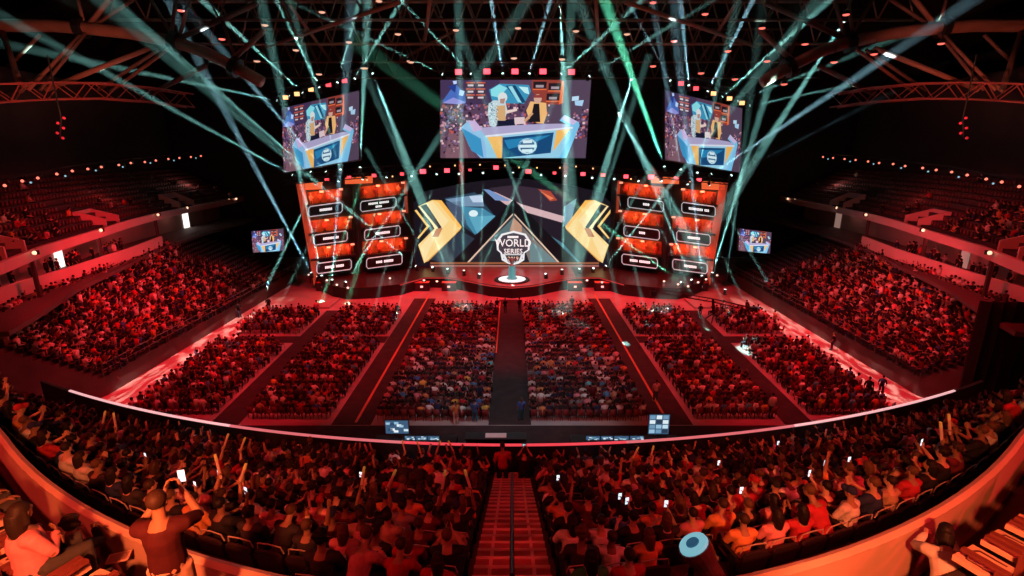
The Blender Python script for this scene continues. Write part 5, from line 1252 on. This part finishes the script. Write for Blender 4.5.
FLOORTOPS = FARTOPS + [(.7,.7,.7)]*10 + [(.08,.25,.45)]*4 + [(.7,.5,.1)]*2 + [(.1,.5,.55)]*3
crowd, seats = Mass(), Mass()
def cbox_seat(w_=.44):
    b = MB(); b.box((-w_/2,-.20,.40),(w_/2,.22,.46)); b.box((-w_/2,-.27,.46),(w_/2,-.22,.90))
    l = MB()
    for sx in (-.2,.2):
        for sy in (-.2,.2): l.box((sx-.012,sy-.012,0),(sx+.012,sy+.012,.4))
    return template([(b,0),(l,1)])
FLC = cbox_seat(); 
_b = MB(); _b.box((-.22,-.18,.38),(.22,.22,.44)); _b.box((-.22,-.26,.42),(.22,.20*-1,.86)); STC = template([(_b,0)])
def put(p, rz, tops, pr=(46,14,22,6,8,2,0)):
    T = TPL[random.choices(range(7), pr)[0]]; sc = random.uniform(.92,1.06)
    M = Matrix.LocRotScale(p + V((random.uniform(-.05,.05),random.uniform(-.05,.05),0)), Euler((0,0,rz+random.uniform(-.3,.3))), V((sc,sc,sc)))
    crowd.add(T, M, [random.choice(SKINS), random.choice(tops), random.choice([(.02,.02,.03),(.03,.03,.03),(.03,.05,.10)]), random.choice(HAIRC)])
def seat_at(p, rz, T, col): seats.add(T, Matrix.LocRotScale(p, Euler((0,0,rz)), V((1,1,1))), [col, (.02,.02,.02)])
# floor blocks
def block(x0, x1, y0, y1, fill=.93, dx0=0, dx1=0, pitch=.95, w_=.53, skip=None):
    y = y0
    while y < y1:
        f = (y-31.5)/27; a, c = x0+dx0*f, x1+dx1*f; n = int((c-a)/w_)
        for k in range(n):
            p = V((a+(k+.5)*(c-a)/n, y, .02))
            if skip and skip(p): continue
            rz = math.atan2(p.x, 68-p.y)*.8; seat_at(p, rz, FLC, (.22,.05,.05) if (k*7+int(y)) % 3 else (.10,.03,.03))
            if random.random() < fill: put(p + V((0,-.02,0)), rz, FLOORTOPS)
        y += pitch
for s in (-1, 1):
    X = lambda a, c: tuple(sorted((s*a, s*c)))
    a, c = X(1.55, 9.3) if s < 0 else X(1.25, 9.3); block(a, c, 31.9, 56.8, .96)
    a, c = X(12.7, 18.3); d = s*.9
    block(a, c, 32.2, 46.2, .92, dx0=(d if s < 0 else 0), dx1=(d if s > 0 else 0)); block(a, c, 48.9, 56.0, .93, dx0=(d if s < 0 else 0), dx1=(d if s > 0 else 0))
    a, c = X(20.9, 26.9); d = s*1.6
    block(a, c, 32.8, 46.0, .90, dx0=d, dx1=d*.7); block(a, c, 49.2, 55.2, .80, dx0=d, dx1=d*.7)
# side stands
for sd in ('left', 'right'):
    fr, bk = STANDS[sd]; s = -1 if sd == 'left' else 1
    for n in range(STANDN):
        a = [p.lerp(q_, (n+.5)/STANDN) for p, q_ in zip(fr, bk)]; z = fr[0].z + (7.0-1.5)*n/STANDN
        L = sum((a[k+1]-a[k]).length for k in range(len(a)-1)); m_ = int(L/.55)
        for k in range(m_):
            v = (k+.5)/m_
            if abs(v-.34) < .011 or abs(v-.66) < .011: continue
            p = sub(a, v); p = V((p.x, p.y, z)); rz = -s*-1*0 + (PI/2*-1 if s < 0 else PI/2) + s*-.0
            rz = math.atan2(-(0-p.x)*1.0, (66-p.y)) if True else rz
            seat_at(p, rz, STC, (.10,.03,.035) if v < .8 else (.06,.03,.035))  # far-end seats get a darker colour that paints the rows as unlit
            fill = .90 if v < .55 else (.86 if v < .72 and n > 2 else (.25 if v < .78 else .015))
            if sd == 'left' and v < .62 and random.random() < .04: continue
            if random.random() < fill: put(p, rz, FARTOPS + [TOPS['red'],TOPS['pink'],TOPS['pale'],TOPS['white']]*5, (40,14,18,9,12,6,1))
    UT = STANDS[sd+'_upper']
    for n in range(1, 10):
        a = UT[n]; L = sum((a[k+1]-a[k]).length for k in range(len(a)-1)); m_ = int(L/.56)
        for k in range(m_):
            v = (k+.5)/m_
            if any(abs(v-q_) < .03 for q_ in (.155,.44,.73)) and n < 6: continue
            p = sub(a, v); p = V((p.x, p.y, 10.5+.48*(n-1)))-V((s*.45,0,0))*0; q2 = sub(UT[n+1], v); p = p.lerp(V((q2.x,q2.y,p.z)), .55)
            rz = math.atan2(p.x, 66-p.y); seat_at(p, rz, STC, (.16,.05,.055))
            fill = (.75 if v < .2 else (.35 if v < .3 else .08)) if n < 5 else (.5 if v < .14 else .01)
            if s > 0: fill = .5 if v < .36 and n < 6 else .02
            if random.random() < fill: put(p, rz, FARTOPS)
    # people in the corridor behind the balcony parapet
    for k in range(34):
        v = random.uniform(.02,.80); p = sub(PARL if s < 0 else mirror(PARL), v); p = V((p.x + s*random.uniform(.7,2.2), p.y, 7.5)); put(p, math.atan2(p.x, 66-p.y), FARTOPS, (0,0,0,0,0,8,1))
# the rest of the lower bowl
for b_ in crowd_bowl: put(b_['p'], b_['rz'], FARTOPS, (42,12,20,10,14,0,0))
for b_ in vis:
    if 'seated' not in b_: seat_at(b_['p'], b_['rz'], STC, (.05,.03,.03))
# people beside the stage, on the aisles and at the platforms
for px, py in ((497,312),(505,313),(519,312),(300,318),(318,316),(288,322),(700,318),(722,316),(735,322),(745,315),(800,372),(806,352),(815,385),(240,318),(270,312),(748,330),(760,325),(230,395),(215,402),(850,398),(866,400),(840,405),(880,396)): put(onz(px, py, .02), random.uniform(-1,1), FLOORTOPS, (0,0,0,0,0,8,1))
oc = crowd.build('crowd', mat_attr('crowd_cloth')); tag(oc, 'far audience on the floor blocks, the side stands and the upper tiers', 'crowd', kind='stuff')
osx = seats.build('seat_rows', mat_attr('seat_rows_plastic', rough=.5)); tag(osx, 'far rows of dark red seats on the floor, the stands and the upper tiers', 'seats', kind='stuff')
# singled out people on the floor
def far_person(px, py, pose, top, hair, label, rz=0, legs=None, z=.02): return add_person(pose, onz(px, py, z), rz, top, hair, label, None, 1.0, legs)
far_person(655, 401, 'stand', 'white', 'short', 'person in white top and blue trousers standing on the right orange-lined aisle', .2, (.06,.18,.25))
far_person(475, 422, 'stand', 'blue', 'short', 'person in blue top standing at the near end of the centre aisle, left side', 0, (.05,.2,.3))
far_person(521, 420, 'stand', 'blue', 'long', 'person in teal blue top standing at the near end of the centre aisle, right side', .3, (.03,.2,.22))
far_person(456, 424, 'stand', 'orange', 'short', 'person in orange top standing behind the last row left of the centre aisle', .4, (.6,.55,.5))
far_person(118, 387, 'stand', 'dark', 'short', 'person in dark clothes standing on the lit floor below the left stand', -.6)
far_person(99, 392, 'stand', 'pale', 'short', 'person in pale top walking on the lit floor below the left stand', -.9)
far_person(831, 350, 'stand', 'black', 'short', 'person in black standing on the lit floor below the right stand', .8)
far_person(741, 333, 'stand', 'black', 'cap', 'camera operator in black standing beside the camera crane', .4)
far_person(957, 297, 'stand', 'white', 'short', 'person in white standing at the pink balcony parapet of the right side', 1.1, (.75,.7,.68), 7.5) if False else None
pw = onz(954, 283, 7.5)
add_person('stand', V((37.0, pw.y*37.0/pw.x if False else 37.2, 7.0)), .9, 'white', 'short', 'person all in white standing below the pink balcony of the right stand', None, 1.05, (.75,.7,.68))
# ------------------------------------------------------------------ the lamps that light the hall
RED = (1.0, .022, .036); REDO = (1.0, .055, .035); ORG = (1.0, .17, .05); PNK = (1.0, .07, .08); CYA = (.55, .92, 1.0)
R_ = math.radians
# near bowl: red floods under the upper tier's roof edge
for x, y, z, tx, ty, tz, pw, col, sp in (
    (-17, 3, 22, -6, 12, 8, 13000, REDO, 70), (17, 3, 22, 6, 12, 8, 13000, RED, 70), (0, -1, 27, 0, 9.5, 9, 5000, REDO, 60),
    (-24, 12, 21, -14, 16, 8, 8000, RED, 80), (24, 12, 21, 14, 16, 8, 8000, RED, 80)):
    lamp('SPOT', 'bowl_flood', (x,y,z), (tx,ty,tz), col, pw*BOWLK, .5, R_(sp), .7)
# parapet and walkway: orange lamps in the soffit above
for x in (-8.5, 8.5): lamp('SPOT', 'walkway_lamp', (x*.35, 1.2, 16.5), (x, paraY(x), 12.3), ORG, 4200*PARK, .15, R_(80), .6)
# floor blocks: red from the roof
for x, y, tx, ty, pw, col, sp in ((-24,30,-24,42,30000,RED,60),(24,30,24,42,30000,RED,60),(-12,34,-15,46,26000,RED,60),(12,34,15,46,26000,RED,60),(-6,38,-5,52,20000,RED,55),(6,38,5,52,20000,RED,55),(-26,46,-26,58,20000,RED,50),(26,46,26,58,20000,RED,50)):
    lamp('SPOT', 'floor_flood', (x,y,30), (tx,ty,0), col, pw*FLOORK, .4, R_(sp), .6)
# teal on the rail wall, and white-cyan light on the nearest centre rows
for x_, y_, z_ in ((-3.6,17,7.2),(3.2,17,7.2),(11.5,18.3,7.2),(-12,18.4,7.2)): lamp('SPOT', 'added_teal_spot', (x_*.5,7,27), (x_,y_-.3,z_), (.2,.75,.9), 2600, .2, R_(7.5), 1.0)  # unseen spots added to throw teal patches on the wall's inner face
lamp('SPOT', 'added_front_fill', (0,22,30), (0,36,0), CYA, 17000*FLOORK, .3, R_(36), .8)  # added spot standing in for the glow of stage and screens
# stage front and deck
for x in (-17, -6, 6, 17): lamp('SPOT', 'deck_flood', (x,60,17), (x*1.02,63.5,1), RED, 17000*FLOORK, .4, R_(85), .8)
# side stands and balconies
for s in (-1, 1):
    k = 1.0 if s < 0 else .78
    lamp('SPOT', 'stand_flood', (s*6,36,27), (s*36,40,5), RED, 52000*STANDK*k, .4, R_(56), .9)
    lamp('SPOT', 'stand_flood', (s*6,44,27), (s*38,52,5), RED, 26000*STANDK*k, .4, R_(38), .9)
    lamp('SPOT', 'balcony_flood', (s*12,30,11), (s*38,47,7.6), PNK if s > 0 else RED, 50000*STANDK*k, .3, R_(31), .8)
    for y, pw in ((37,90),(46,150),(56,150),(68,45)):
        xx = 34+ (y-33)*.26; lamp('POINT', 'corridor_lamp', (s*(xx+1.6), y, 10.0), None, (1,.08,.07) if y < 60 else (1,.36,.28), pw*STANDK*k, .15)
    for y, xx in ((40,37.2),(58,42.5),(76,44.5)): lamp('POINT', 'vomitory_lamp', (s*(xx+2.2), y, 13.6), None, (1,.12,.09) if y < 70 else (1,.5,.4), 110*STANDK, .15)
    # patterned light on the floor below the stand
    g = lamp('SPOT', 'gobo_lamp', (s*20,44,30), (s*29.3,44,0), (1,.62,.56), 150000*FLOORK, .02, R_(64), .3)
    d = g.data; d.use_nodes = True; nt = d.node_tree; em = nt.nodes['Emission']
    mp = nt.nodes.new('ShaderNodeMapping'); mp.inputs['Scale'].default_value = (14,52,1); mp.inputs['Rotation'].default_value = (0,0,s*.75)
    no = nt.nodes.new('ShaderNodeTexNoise'); no.inputs['Scale'].default_value = 1.0; no.inputs['Detail'].default_value = 2; no.inputs['Distortion'].default_value = .8
    rp = nt.nodes.new('ShaderNodeValToRGB'); rp.color_ramp.elements[0].position = .46; rp.color_ramp.elements[0].color = (.35,.012,.02,1); rp.color_ramp.elements[1].position = .66; rp.color_ramp.elements[1].color = (1,.75,.68,1)
    tc = nt.nodes.new('ShaderNodeTexCoord')
    nt.links.new(tc.outputs['Normal'], mp.inputs['Vector']); nt.links.new(mp.outputs[0], no.inputs['Vector']); nt.links.new(no.outputs['Fac'], rp.inputs[0]); nt.links.new(rp.outputs[0], em.inputs['Color'])
    sx = nt.nodes.new('ShaderNodeSeparateXYZ'); ab = nt.nodes.new('ShaderNodeMath'); ab.operation = 'ABSOLUTE'; lt = nt.nodes.new('ShaderNodeMath'); lt.operation = 'LESS_THAN'; lt.inputs[1].default_value = .052
    nt.links.new(tc.outputs['Normal'], sx.inputs[0]); nt.links.new(sx.outputs[1], ab.inputs[0]); nt.links.new(ab.outputs[0], lt.inputs[0]); nt.links.new(lt.outputs[0], em.inputs['Strength'])
    # roof: a little warm light from below
    lamp('SPOT', 'roof_light', (s*30,40,18), (s*52,58,33), (1,.25,.14), 12000*ROOFK, .4, R_(58), .9)
    lamp('SPOT', 'roof_light', (s*10,40,22), (s*12,66,34), (1,.36,.2), 1100*ROOFK, .4, R_(85), .8)
